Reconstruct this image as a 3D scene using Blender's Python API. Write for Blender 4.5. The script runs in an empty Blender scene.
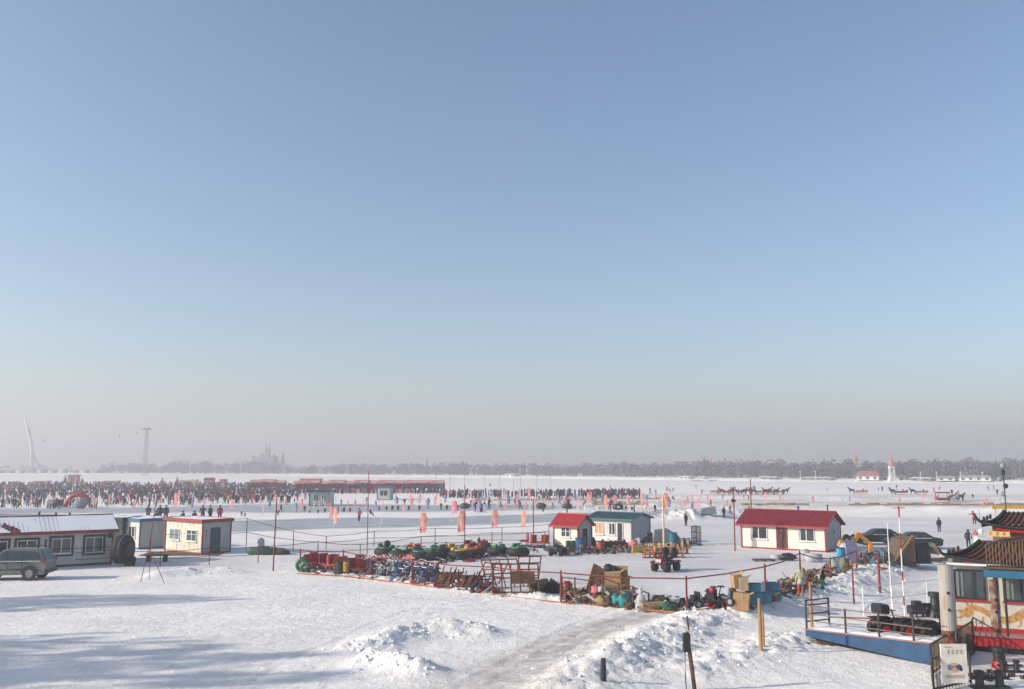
import bpy, bmesh, math, random
from mathutils import Vector, Matrix, noise
random.seed(7)
R = math.radians
SC = bpy.context.scene
COL = SC.collection

# ---------------------------------------------------------------- camera
CAMH, F, HORIZ, CX, CY = 7.2, 900.0, 467.0, 512.0, 344.5
PITCH = math.atan((HORIZ-CY)/F)
cam = bpy.data.objects.new('camera', bpy.data.cameras.new('camera')); COL.objects.link(cam)
cam.data.sensor_width = 36; cam.data.lens = F/1024*36
cam.data.clip_start = 0.1; cam.data.clip_end = 6000
cam.location = (0, 0, CAMH); cam.rotation_euler = (math.pi/2+PITCH, 0, 0)
SC.camera = cam

# ---------------------------------------------------------------- light
SUN_EL, SUN_AZ = R(23), R(-102)          # azimuth clockwise from +Y: the sun stands to the left, a little behind the camera
w = bpy.data.worlds.new("World"); SC.world = w; w.use_nodes = True
nt = w.node_tree; bg = nt.nodes['Background']
sky = nt.nodes.new('ShaderNodeTexSky'); sky.sky_type = 'NISHITA'; sky.sun_disc = False
sky.sun_elevation = SUN_EL; sky.sun_rotation = SUN_AZ
sky.altitude = 100; sky.air_density = 1.0; sky.dust_density = 1.7; sky.ozone_density = 1.95
nt.links.new(sky.outputs[0], bg.inputs[0]); bg.inputs[1].default_value = 0.122
sun = bpy.data.objects.new('sun', bpy.data.lights.new('sun', 'SUN')); COL.objects.link(sun)
sun.data.energy = 4.2; sun.data.angle = R(0.8); sun.data.color = (1.0, 0.90, 0.78)
sd = Vector((math.sin(SUN_AZ)*math.cos(SUN_EL), math.cos(SUN_AZ)*math.cos(SUN_EL), math.sin(SUN_EL)))
sun.rotation_euler = sd.to_track_quat('Z', 'Y').to_euler()
VS = SC.view_settings
VS.view_transform = 'Standard'; VS.look = 'None'; VS.exposure = 0.55; VS.gamma = 1; VS.use_curve_mapping = False
SC.cycles.use_denoising = True
SC.cycles.max_bounces = 5; SC.cycles.diffuse_bounces = 3; SC.cycles.glossy_bounces = 2
SC.cycles.transmission_bounces = 3; SC.cycles.volume_bounces = 1; SC.cycles.transparent_max_bounces = 8

# ---------------------------------------------------------------- picking points of the place
cp, sp = math.cos(PITCH), math.sin(PITCH)
def ray(px, py):
    x = (px-CX)/F; y = -(py-CY)/F
    return Vector((x, cp-y*sp, sp+y*cp))
def flat(px, py, z=0.0):
    d = ray(px, py); t = (z-CAMH)/d.z
    return Vector((d.x*t, d.y*t, z))
def proj(x, y, z=0.0):
    z -= CAMH; dep = y*cp+z*sp
    if dep < .5: return (-1e4, 1e4)
    return (CX+F*x/dep, CY-F*(-y*sp+z*cp)/dep)
def ppm(py): return (py-HORIZ)/CAMH      # picture points per metre at a base line

# ---------------------------------------------------------------- materials
MATS = {}
def mat(name, col, rough=.7, metal=0, var=.12, scale=3.0, bump=0.0, emit=None, spec=None, col2=None, mix=(.45,.6), alpha=None, stretch=None):
    if name in MATS: return MATS[name]
    m = bpy.data.materials.new(name); m.use_nodes = True; MATS[name] = m
    col = tuple(c**1.25 for c in col[:3]); col2 = tuple(c**1.25 for c in col2[:3]) if col2 else None
    t = m.node_tree; b = t.nodes['Principled BSDF']
    b.inputs['Roughness'].default_value = rough; b.inputs['Metallic'].default_value = metal
    if spec is not None: b.inputs['Specular IOR Level'].default_value = spec
    tc = t.nodes.new('ShaderNodeTexCoord'); n = t.nodes.new('ShaderNodeTexNoise')
    n.inputs['Scale'].default_value = scale; n.inputs['Detail'].default_value = 5
    if stretch:
        mp = t.nodes.new('ShaderNodeMapping'); mp.inputs['Scale'].default_value = stretch
        t.links.new(tc.outputs['Object'], mp.inputs[0]); t.links.new(mp.outputs[0], n.inputs['Vector'])
    else: t.links.new(tc.outputs['Object'], n.inputs['Vector'])
    rp = t.nodes.new('ShaderNodeValToRGB'); t.links.new(n.outputs['Fac'], rp.inputs[0])
    lo = tuple(c*(1-var) for c in col[:3]); hi = tuple(min(1, c*(1+var)) for c in col[:3])
    e = rp.color_ramp.elements
    if col2:
        e[0].position, e[1].position = mix; e[0].color = (*col[:3], 1); e[1].color = (*col2[:3], 1)
    else:
        e[0].position, e[1].position = .35, .65; e[0].color = (*lo, 1); e[1].color = (*hi, 1)
    t.links.new(rp.outputs[0], b.inputs['Base Color'])
    if bump:
        bp = t.nodes.new('ShaderNodeBump'); bp.inputs['Strength'].default_value = bump; bp.inputs['Distance'].default_value = .03
        t.links.new(n.outputs['Fac'], bp.inputs['Height']); t.links.new(bp.outputs[0], b.inputs['Normal'])
    m.diffuse_color = (*col[:3], 1)
    return m

# ---------------------------------------------------------------- mesh builder
class MB:
    def __init__(s): s.v = []; s.f = []; s.m = []; s.T = Matrix.Identity(4)
    def at(s, loc=(0,0,0), rz=0, rx=0, ry=0, sc=1):
        s.T = Matrix.Translation(loc) @ Matrix.Rotation(rz,4,'Z') @ Matrix.Rotation(ry,4,'Y') @ Matrix.Rotation(rx,4,'X') @ Matrix.Scale(sc,4); return s
    def add(s, vs, fs, m=0):
        o = len(s.v); s.v += [tuple(s.T @ Vector(p)) for p in vs]
        s.f += [tuple(i+o for i in f) for f in fs]; s.m += [m]*len(fs); return s
    def box(s, x0,x1,y0,y1,z0,z1, m=0, taper=0):
        a = taper
        vs = [(x0,y0,z0),(x1,y0,z0),(x1,y1,z0),(x0,y1,z0),(x0+a,y0+a,z1),(x1-a,y0+a,z1),(x1-a,y1-a,z1),(x0+a,y1-a,z1)]
        return s.add(vs, [(0,3,2,1),(4,5,6,7),(0,1,5,4),(1,2,6,5),(2,3,7,6),(3,0,4,7)], m)
    def cube(s, c, d, m=0, taper=0):
        return s.box(c[0]-d[0]/2,c[0]+d[0]/2,c[1]-d[1]/2,c[1]+d[1]/2,c[2]-d[2]/2,c[2]+d[2]/2,m,taper)
    def tube(s, pts, r, n=6, m=0, caps=True, flatn=1.0):
        pts = [Vector(p) for p in pts]; rs = r if isinstance(r,(list,tuple)) else [r]*len(pts)
        vs = []; N = len(pts)
        for i,p in enumerate(pts):
            d = (pts[min(i+1,N-1)]-pts[max(i-1,0)]).normalized()
            u = d.cross(Vector((0,0,1)))
            if u.length < .05: u = d.cross(Vector((0,1,0)))
            u.normalize(); q = u.cross(d)
            for k in range(n):
                a = 2*math.pi*k/n
                vs.append(tuple(p + (u*math.cos(a) + q*math.sin(a)*flatn)*rs[i]))
        fs = [(i*n+k, i*n+(k+1)%n, (i+1)*n+(k+1)%n, (i+1)*n+k) for i in range(N-1) for k in range(n)]
        if caps: fs += [tuple(range(n-1,-1,-1)), tuple((N-1)*n+k for k in range(n))]
        return s.add(vs, fs, m)
    def lathe(s, prof, n=12, m=0, axis='z', c=(0,0,0)):
        vs = []
        for r,z in prof:
            for k in range(n):
                a = 2*math.pi*k/n; p = (r*math.cos(a), r*math.sin(a), z)
                if axis == 'y': p = (p[0], p[2], p[1])
                if axis == 'x': p = (p[2], p[0], p[1])
                vs.append((p[0]+c[0],p[1]+c[1],p[2]+c[2]))
        N = len(prof)
        fs = [(i*n+k, i*n+(k+1)%n, (i+1)*n+(k+1)%n, (i+1)*n+k) for i in range(N-1) for k in range(n)]
        fs += [tuple(range(n-1,-1,-1)), tuple((N-1)*n+k for k in range(n))]
        return s.add(vs, fs, m)
    def torus(s, c, Rr, r, n=20, k=8, m=0, axis='z', sq=1.0):
        vs = []
        for i in range(n):
            a = 2*math.pi*i/n
            for j in range(k):
                b = 2*math.pi*j/k; q = Rr+r*math.cos(b); p = (q*math.cos(a), q*math.sin(a), r*math.sin(b)*sq)
                if axis == 'y': p = (p[0], p[2], p[1])
                if axis == 'x': p = (p[2], p[0], p[1])
                vs.append((p[0]+c[0],p[1]+c[1],p[2]+c[2]))
        fs = [(i*k+j, ((i+1)%n)*k+j, ((i+1)%n)*k+(j+1)%k, i*k+(j+1)%k) for i in range(n) for j in range(k)]
        return s.add(vs, fs, m)
    def prism(s, poly, y0, y1, m=0, inset=None):       # poly in x,z; pulled along y
        n = len(poly); ins = inset or [0]*n
        vs = [(x,y0+ins[i],z) for i,(x,z) in enumerate(poly)]+[(x,y1-ins[i],z) for i,(x,z) in enumerate(poly)]
        fs = [tuple(range(n)), tuple(range(2*n-1,n-1,-1))]+[(i,n+i,n+(i+1)%n,(i+1)%n) for i in range(n)]
        return s.add(vs, fs, m)
    def blob(s, c, r, m=0, n=8, jit=.15, seed=0):
        rr = r if isinstance(r,(tuple,list)) else (r,r,r); vs=[]; rows = max(4,n//2+1)
        for i in range(rows+1):
            th = math.pi*i/rows
            for k in range(n):
                a = 2*math.pi*k/n; d = Vector((math.sin(th)*math.cos(a), math.sin(th)*math.sin(a), math.cos(th)))
                q = 1+jit*noise.noise(d*2.3+Vector((seed*3.7,seed,0)))*2
                vs.append((c[0]+d.x*rr[0]*q, c[1]+d.y*rr[1]*q, c[2]+d.z*rr[2]*q))
        fs = [(i*n+k,(i+1)*n+k,(i+1)*n+(k+1)%n,i*n+(k+1)%n) for i in range(rows) for k in range(n)]
        return s.add(vs, fs, m)
    def mesh(s, name, mats, smooth=False, bevel=0):
        me = bpy.data.meshes.new(name); me.from_pydata(s.v, [], s.f)
        for q in (mats if isinstance(mats,(list,tuple)) else [mats]): me.materials.append(q)
        me.polygons.foreach_set('material_index', s.m)
        bm = bmesh.new(); bm.from_mesh(me)
        bmesh.ops.remove_doubles(bm, verts=bm.verts, dist=1e-5)
        if bevel: bmesh.ops.bevel(bm, geom=[e for e in bm.edges if e.is_manifold and e.calc_face_angle(0) > .6], offset=bevel, segments=1, affect='EDGES')
        bmesh.ops.recalc_face_normals(bm, faces=bm.faces); bm.to_mesh(me); bm.free()
        if smooth: me.polygons.foreach_set('use_smooth', [True]*len(me.polygons))
        me.update(); return me
    def build(s, name, mats, parent=None, smooth=False, bevel=0, loc=None, rz=0):
        o = bpy.data.objects.new(name, s.mesh(name, mats, smooth, bevel)); COL.objects.link(o)
        if parent: o.parent = parent
        if loc is not None: o.location = loc
        o.rotation_euler = (0,0,rz); return o
def tag(o, label=None, cat=None, group=None, kind=None):
    if label: o['label'] = label
    if cat: o['category'] = cat
    if group: o['group'] = group
    if kind: o['kind'] = kind
    return o
def empty(name, label, cat, loc=(0,0,0), rz=0, group=None):
    o = bpy.data.objects.new(name, None); COL.objects.link(o); o.location = loc; o.rotation_euler = (0,0,rz)
    return tag(o, label, cat, group)
def tree_of(o):
    return [c for c in bpy.data.objects if c.parent == o]
KIDS = {}
def dup(src, loc, rz=0, label=None, group=None, sc=1, rx=0, ry=0, first=False):
    if src.name not in KIDS: KIDS[src.name] = [(c, tree_of(c)) for c in tree_of(src)]
    if src.get('_used') is None: src['_used'] = 1; r = src; new = False
    else: r = src.copy(); COL.objects.link(r); new = True
    r.location = loc; r.rotation_euler = (rx,ry,rz); r.scale = (sc,)*3 if not isinstance(sc,(tuple,list)) else sc
    if label: r['label'] = label
    if group: r['group'] = group
    if new:
        for c, gs in KIDS[src.name]:
            d = c.copy(); COL.objects.link(d); d.parent = r
            for g in gs: e = g.copy(); COL.objects.link(e); e.parent = d
    return r

# ---------------------------------------------------------------- terrain
def W(pts): return [flat(*p) for p in pts]
RIDGES = [  # polyline in ground points, half width, height, roughness
    (W([(572,692),(606,668),(640,648),(676,632),(706,621),(750,612)]), 1.6, .40, 1.0),
    (W([(740,613),(790,601),(840,588),(880,574),(915,560)]), 1.7, .55, 1.0),
    (W([(620,672),(660,652),(690,640)]), 1.3, .2, 1.0),
    (W([(690,672),(740,655),(790,640)]), 1.4, .22, .8),
    (W([(158,577),(200,574),(232,573)]), .8, .38, 1.0),
    (W([(300,571),(360,577),(430,586),(500,594),(560,601),(640,608),(700,612)]), .8, .16, .8),
    (W([(380,643),(410,637),(440,633),(478,634)]), .9, .50, .8),
    (W([(372,664),(396,668),(418,672)]), .8, .42, .8),
    (W([(350,650),(385,650)]), .6, .2, .8),
    (W([(475,506),(560,508),(620,510),(700,512)]), 3.5, .35, .5),
    (W([(690,519),(715,517),(735,516)]), 3.0, 1.0, 1.0),
    (W([(660,507),(760,509),(880,511),(1030,513)]), 4.0, .6, .6),
    (W([(480,498),(700,499),(1030,501)]), 5.0, .5, .6),
    (W([(672,517),(690,516),(740,512)]), 2.6, .6, 1.0),
]
RB = []
for pts, wd, ht, rg in RIDGES:
    RB.append((min(p.x for p in pts)-wd*3, max(p.x for p in pts)+wd*3, min(p.y for p in pts)-wd*3, max(p.y for p in pts)+wd*3))
def seg_d(x, y, pts):
    best = 1e9
    for a, b in zip(pts, pts[1:]):
        dx, dy = b.x-a.x, b.y-a.y; L = dx*dx+dy*dy or 1e-9
        t = max(0, min(1, ((x-a.x)*dx+(y-a.y)*dy)/L))
        best = min(best, (x-a.x-t*dx)**2+(y-a.y-t*dy)**2)
    return math.sqrt(best)
def ridge_amt(x, y):
    s = 0; k = 0
    for (pts, wd, ht, rg), (xa,xb,ya,yb) in zip(RIDGES, RB):
        if xa < x < xb and ya < y < yb:
            d = seg_d(x, y, pts)/wd
            if d < 2.6:
                n = noise.noise(Vector((x*.55/max(wd/1.5,1), y*.55/max(wd/1.5,1), ht)))
                g = math.exp(-d*d*(1.0+.5*n)) * (1+.55*n*rg)
                s += ht*g; k = max(k, g*rg)
    return s, k
RUTS = [(W([(470,700),(530,662),(575,634),(625,612),(690,600)]), .85, .035), (W([(500,700),(560,655),(600,634),(650,615)]), .8, .03), (W([(-40,640),(180,612),(330,606),(520,612),(600,606)]), .8, .035),
        (W([(-40,600),(150,594),(320,590),(470,600)]), .8, .03), (W([(240,700),(330,650),(420,612),(480,602)]), .75, .03), (W([(880,600),(905,585),(935,565),(950,550)]), .8, .05)]
def hgt(x, y):
    if y > 260 or y < 15: return 0
    s, k = ridge_amt(x, y)
    if y < 75 and k < .2:
        for pts, off, dp in RUTS:
            d = seg_d(x+.25*noise.noise(Vector((x*.2,y*.2,8))), y, pts)
            if d < 1.3: s -= dp*math.exp(-((d-off)/.16)**2)*(.6+.8*noise.noise(Vector((x*.7,y*.7,6)))) - dp*.5*math.exp(-((d-off-.28)/.12)**2)
        if y < 56: s -= .09*max(0, noise.noise(Vector((x*1.9, y*1.9, 12)))-.38)
    if k > .03:
        q = min(1.2, k*1.6)*(.6 if y < 110 else 1.6)
        s += q*(.20*noise.noise(Vector((x*1.3, y*1.3, 3))) + .34*(.3-abs(noise.noise(Vector((x*2.1, y*2.1, 9))))) + .30*(.25-abs(noise.noise(Vector((x*3.7, y*3.7, 1))))) + .12*max(0, noise.noise(Vector((x*6, y*6, 4)))-.1))
    if y < 62:
        f = min(1, (62-y)/12)
        s += f*(.05*noise.noise(Vector((x*.35, y*.35, 0))) + .018*noise.noise(Vector((x*1.9, y*1.9, 5))))
    return s
def at(px, py):
    z = 0
    for _ in range(6):
        p = flat(px, py, z); z = .5*z+.5*hgt(p.x, p.y)
    p = flat(px, py, z); p.z = hgt(p.x, p.y)-.01
    return p
def sstep(a, b, v):
    t = max(0, min(1, (v-a)/(b-a))); return t*t*(3-2*t)
def band(v, a, b, s): return sstep(a-s, a+s, v)*(1-sstep(b-s, b+s, v))
def lerp_line(px, pts):
    if px <= pts[0][0]: return pts[0][1]
    for (a,b),(c,d) in zip(pts, pts[1:]):
        if px <= c: return b+(d-b)*(px-a)/(c-a)
    return pts[-1][1]
def masks(x, y):
    """ice = bare blue-grey river ice, dirt = brown trampled snow, worn = packed grey yard snow"""
    px, py = proj(x, y); ice = dirt = worn = 0
    n = noise.noise(Vector((x*.12, y*.12, 2)))
    if py < 498.5: return 0, band(py, 494.5, 499.5, 1)*sstep(470, 560, px)*.8, 0
    if px < 700:
        t = lerp_line(px, [(-200,509),(120,508),(300,503.5),(480,506),(540,508)]); b = lerp_line(px, [(-200,516),(230,512),(300,513),(440,511.5),(520,510)])
        ice = max(ice, band(py+n*.7, t, b, .8)*(1-sstep(480,640,px)))
        t = lerp_line(px, [(230,521),(330,518),(450,517.5),(560,513),(640,512)]); b = lerp_line(px, [(230,532),(330,529),(450,526),(560,522),(640,517)])
        ice = max(ice, band(py+n*.8, t, b, .8)*sstep(150,240,px)*1.1)
    ice = max(ice, band(py, 514, 519, 1)*band(px, 640, 668, 4)*.8)
    dirt = max(dirt, band(py+n, 500, 511, 1.2)*sstep(450,560,px)*1.1*(.75+n))
    worn = max(worn, band(py+n*2, lerp_line(px,[(230,546),(400,540),(560,530),(700,518),(1030,517)]), lerp_line(px, [(230,560),(300,563),(560,600),(690,607),(760,600),(860,566),(940,558),(1030,560)]), 3)*(.75+.5*n)*sstep(220,300,px))
    worn = max(worn, .8*band(py, 556, 569, 3)*(1-sstep(200,330,px)))
    # the track ploughed between the field and the snow ridge
    q = lerp_line(py, [(600,690),(612,650),(628,600),(645,562),(662,530),(690,485)]); wd = 30+(py-600)*.75
    if 602 < py: dirt = max(dirt, 1.1*(1-sstep(wd*.2, wd, abs(px-q)))*(1-.3*n)*sstep(602,618,py))
    if 560 < py and px > 820: worn = max(worn, .6*sstep(lerp_line(py,[(560,850),(600,880),(640,950)])-25, lerp_line(py,[(560,850),(600,880),(640,950)])+25, px)*(1-sstep(600,650,py)))
    dirt = max(dirt, .35*band(py+n*2, lerp_line(px, [(500,560),(600,552),(700,545)]), lerp_line(px, [(500,566),(600,562),(700,556)]), 2)*band(px, 540, 720, 20))
    d1 = seg_d(x, y, RIDGES[5][0])
    if d1 < 1.4: dirt = max(dirt, .35*(1-d1/1.4)*(.8+n))
    d1 = min(seg_d(x, y, RIDGES[0][0]), seg_d(x, y, RIDGES[1][0]))
    if d1 < 3: dirt = max(dirt, .22*(1-d1/3)*max(0, .5+2*noise.noise(Vector((x,y,7)))))
    return ice, max(0,dirt), worn
def axis(segs):
    out = []
    for a, b, st in segs:
        k = max(1, round((b-a)/st)); out += [a+(b-a)*i/k for i in range(k)]
    return out+[segs[-1][1]]
gx = axis([(-1500,-500,250),(-500,-130,30),(-130,-42,1.6),(-42,-16,.5),(-16,26,.15),(26,42,.5),(42,130,1.6),(130,500,30),(500,1500,250)])
gy = axis([(-150,20,17),(20,28,.8),(28,48,.15),(48,62,.25),(62,90,.5),(90,210,1.3),(210,330,8),(330,900,50),(900,1600,140)])
vs, att = [], []
for y in gy:
    for x in gx:
        near = abs(x) < 131 and 19 < y < 262
        vs.append((x, y, hgt(x, y) if near else 0)); att.append(masks(x, y) if near else (0,0,0))
nx = len(gx)
fs = [(j*nx+i, j*nx+i+1, (j+1)*nx+i+1, (j+1)*nx+i) for j in range(len(gy)-1) for i in range(nx-1)]
me = bpy.data.meshes.new('snow_ground'); me.from_pydata(vs, [], fs)
ca = me.color_attributes.new('cover', 'FLOAT_COLOR', 'POINT')
ca.data.foreach_set('color', [c for a in att for c in (a[0], a[1], a[2], 1)])
me.polygons.foreach_set('use_smooth', [True]*len(fs))
m = bpy.data.materials.new('snow'); m.use_nodes = True; t = m.node_tree; b = t.nodes['Principled BSDF']
N = t.nodes.new; L = t.links.new
geo = N('ShaderNodeNewGeometry'); at_ = N('ShaderNodeAttribute'); at_.attribute_name = 'cover'
sep = N('ShaderNodeSeparateColor'); L(at_.outputs['Color'], sep.inputs[0])
def nz(scale, detail=6, dist=0, sx=1, sy=1):
    mp = N('ShaderNodeMapping'); mp.inputs['Scale'].default_value = (sx, sy, 1); L(geo.outputs['Position'], mp.inputs[0])
    q = N('ShaderNodeTexNoise'); q.inputs['Scale'].default_value = scale; q.inputs['Detail'].default_value = detail
    q.inputs['Roughness'].default_value = .62; q.inputs['Distortion'].default_value = dist; L(mp.outputs[0], q.inputs['Vector']); return q.outputs['Fac']
def ramp(fac, a, b, ca=(0,0,0,1), cb=(1,1,1,1)):
    r = N('ShaderNodeValToRGB'); r.color_ramp.elements[0].position = a; r.color_ramp.elements[1].position = b
    r.color_ramp.elements[0].color = ca; r.color_ramp.elements[1].color = cb; L(fac, r.inputs[0]); return r.outputs[0]
def mixc(fac, a, b):
    x = N('ShaderNodeMix'); x.data_type = 'RGBA'
    L(fac, x.inputs[0])
    for s_, v in ((6,a),(7,b)):
        if isinstance(v, tuple): x.inputs[s_].default_value = v
        else: L(v, x.inputs[s_])
    return x.outputs[2]
def mul(a, b_, op='MULTIPLY'):
    x = N('ShaderNodeMath'); x.operation = op; x.use_clamp = True
    for i, v in enumerate((a, b_)):
        if isinstance(v, float): x.inputs[i].default_value = v
        else: L(v, x.inputs[i])
    return x.outputs[0]
base = ramp(nz(.25, 8), .3, .7, (.75,.735,.70,1), (.885,.86,.82,1))
speck = ramp(nz(5.5, 4, 0), .60, .70)
worn_c = mixc(ramp(nz(.5, 7, 1.5, 1, 3), .35, .68), (.64,.635,.63,1), (.49,.485,.49,1))
dirt_c = mixc(nz(1.6, 6, 1), (.56,.52,.485,1), (.40,.37,.34,1))
ice_c = mixc(ramp(nz(.12, 6, 2, 1, 4), .4, .62), (.27,.31,.35,1), (.42,.45,.48,1))
c = mixc(sep.outputs[2], base, worn_c)
edge = nz(.9, 6)
c = mixc(mul(sep.outputs[1], ramp(edge, .25, .6)), c, dirt_c)
c = mixc(sep.outputs[0], c, ice_c)
c = mixc(mul(speck, .20), c, (.35,.33,.31,1))
grime = ramp(nz(.11, 7, 1.2, 1, 2.2), .48, .66)
c = mixc(mul(grime, .28), c, (.56,.54,.52,1))
clods = mul(ramp(nz(.5, 4), .5, .62), ramp(nz(13, 3), .66, .72))
c = mixc(mul(clods, .5), c, (.40,.38,.36,1))
L(c, b.inputs['Base Color'])
b.inputs['Roughness'].default_value = .75; b.inputs['Specular IOR Level'].default_value = .25
bp = N('ShaderNodeBump'); bp.inputs['Strength'].default_value = .75; bp.inputs['Distance'].default_value = .13
L(mul(mul(nz(1.6, 9, .8), mul(nz(9, 6, 1.0), .5), 'ADD'), 1.0), bp.inputs['Height']); L(bp.outputs[0], b.inputs['Normal'])
me.materials.append(m); SNOWG = m
g = bpy.data.objects.new('snow_ground', me); COL.objects.link(g); g['kind'] = 'structure'

# ---------------------------------------------------------------- haze over the river
hz = MB(); hz.box(-1600,1600,-220,1750,-1.2,62)
hm = bpy.data.materials.new('haze'); hm.use_nodes = True; ht = hm.node_tree; ht.nodes.clear()
ho = ht.nodes.new('ShaderNodeOutputMaterial'); hv = ht.nodes.new('ShaderNodeVolumePrincipled')
hv.inputs['Color'].default_value = (.605,.605,.655,1); hv.inputs['Density'].default_value = .00118; hv.inputs['Anisotropy'].default_value = .25
ht.links.new(hv.outputs[0], ho.inputs['Volume'])
tag(hz.build('haze', hm), kind='stuff')
# ---------------------------------------------------------------- palette
snow_m = mat('snow_cap', (.80,.81,.83), .8, bump=.4, scale=6, var=.04)
twig = mat('twigs', (.17,.165,.17), .95, var=.3, scale=.3)
bark = mat('bark', (.10,.08,.065), .95, var=.3, scale=4)
fir = mat('fir_green', (.035,.06,.04), .9, var=.4, scale=5)
palewall = mat('pale_stone', (.42,.40,.38), .85, var=.12, scale=.4)
greyroof = mat('grey_roof', (.16,.17,.19), .7, var=.2)
whitep = mat('white_paint', (.72,.72,.70), .5, var=.07, scale=2)
offwhite = mat('aged_white_panel', (.60,.60,.57), .55, var=.10, scale=1.2, bump=.15)
cream = mat('cream_panel', (.70,.68,.60), .6, var=.08, scale=1.5, bump=.1)
creamdirty = mat('cream_panel_dirty', (.66,.63,.55), .6, col2=(.52,.40,.27), mix=(.52,.75), scale=2.2, bump=.15)
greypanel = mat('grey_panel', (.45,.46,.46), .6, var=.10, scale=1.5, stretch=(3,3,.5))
redroof = mat('red_tin', (.27,.03,.045), .45, var=.14, scale=2, bump=.1)
redroof2 = mat('bright_red_tin', (.42,.04,.045), .45, var=.14, scale=2, bump=.1)
redtrim = mat('red_trim', (.35,.04,.04), .5)
tealroof = mat('teal_tin', (.07,.16,.18), .5, var=.2)
bluetrim = mat('blue_trim', (.03,.17,.30), .5, var=.15)
tealdoor = mat('teal_door', (.03,.13,.14), .5)
glass = mat('window_glass', (.06,.08,.09), .12, spec=.8, var=.3, scale=2)
frame_w = mat('white_frame', (.68,.68,.66), .4)
darkm = mat('dark_metal', (.035,.037,.042), .5, var=.3, scale=8)
rubber = mat('rubber', (.02,.022,.024), .75, var=.4, scale=9, bump=.2)
rust = mat('rusty_metal', (.20,.07,.035), .85, col2=(.10,.045,.03), scale=7, bump=.3)
rustred = mat('red_brown_paint', (.26,.06,.05), .7, var=.25, scale=6)
wood = mat('bare_wood', (.42,.26,.13), .8, var=.3, scale=3, stretch=(1,1,.1), bump=.2)
woodd = mat('dark_wood', (.16,.09,.055), .85, var=.35, scale=4, bump=.2)
cardm = mat('cardboard', (.46,.31,.17), .85, var=.12, scale=3)
pinkb = mat('pink_cloth', (.87,.47,.50), .8, var=.10); orangeb = mat('orange_cloth', (.88,.50,.42), .8, var=.10)
blueb = mat('blue_cloth', (.22,.28,.52), .8, var=.10); whiteb = mat('white_cloth', (.74,.74,.76), .8, var=.06)
tealb = mat('teal_cloth', (.34,.46,.46), .8); greyb = mat('grey_cloth', (.30,.34,.36), .8)
for m_ in (pinkb, orangeb, blueb, whiteb):       # thin cloth lets the low sun through
    t_ = m_.node_tree; b_ = t_.nodes['Principled BSDF']; tr_ = t_.nodes.new('ShaderNodeBsdfTranslucent'); mx_ = t_.nodes.new('ShaderNodeMixShader'); mx_.inputs[0].default_value = .5
    t_.links.new(b_.inputs['Base Color'].links[0].from_socket, tr_.inputs[0]); t_.links.new(b_.outputs[0], mx_.inputs[1]); t_.links.new(tr_.outputs[0], mx_.inputs[2]); t_.links.new(mx_.outputs[0], t_.nodes['Material Output'].inputs[0])
yellowp = mat('yellow_paint', (.50,.34,.05), .5); greenp = mat('green_paint', (.03,.19,.09), .5); orangep = mat('orange_paint', (.50,.12,.045), .5)
redp = mat('red_paint', (.34,.025,.03), .45); bluep = mat('blue_paint', (.03,.12,.27), .5); tealp = mat('teal_plastic', (.02,.24,.32), .5)

# ---------------------------------------------------------------- the far shore
SH = [flat(-260,474.2), flat(-60,474.7), flat(250,475.6), flat(512,478.2), flat(760,481.5), flat(1014,483.6), flat(1150,485.6)]
for p in SH: p.z = 0
def shore(px, back=0):
    """a point on the far bank seen in the direction px, pushed back by some metres"""
    for a, b in zip(SH, SH[1:]):
        ta, tb = a.x/a.y, b.x/b.y; tt = (px-CX)/F*cp/1.0
        if tt <= tb or b is SH[-1]:
            ex, ey = b.x-a.x, b.y-a.y
            k = (tt*a.y-a.x)/(ex-tt*ey); q = Vector((a.x+ex*k, a.y+ey*k, 0))
            return q*(1+back/q.length)
land = MB()
front = [shore(x) for x in range(-80, 1150, 30)]
n = len(front); vs = []
for i, p in enumerate(front):
    for bk, z in ((0,.0),(5,1.1),(14,1.5),(120,2.2),(420,3)):
        q = p*(1+bk/p.length); vs.append((q.x+noise.noise(q*.05)*3, q.y+noise.noise(q*.04)*3, z+(.5*noise.noise(q*.08) if bk else -.2)))
land.add(vs, [(i*5+j, (i+1)*5+j, (i+1)*5+j+1, i*5+j+1) for i in range(n-1) for j in range(4)])
lb = land.build('far_bank', SNOWG, smooth=True); tag(lb, kind='structure')

def crown(mb, c, rx, rz, nq, m=0, size=.9, up=.0):
    for _ in range(nq):
        while True:
            d = Vector((random.uniform(-1,1), random.uniform(-1,1), random.uniform(-1,1)))
            if .25 < d.length < 1: break
        k = 1+.35*noise.noise(Vector((c[0]*.3+d.x*2, c[1]*.3+d.y*2, d.z*2)))
        p = Vector((c[0]+d.x*rx*k, c[1]+d.y*rx*k, c[2]+d.z*rz*k))
        s = size*random.uniform(.5,1.3); a = random.uniform(0,math.pi); t = random.uniform(-.6,.6)
        u = Vector((math.cos(a),math.sin(a),t))*s; v = Vector((-math.sin(a)*.4,math.cos(a)*.4,1))*s*random.uniform(.5,1)
        mb.add([p-u-v*.3, p+u*.8-v, p+u+v*.6, p-u*.5+v], [(0,1,2,3)], m)
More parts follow.
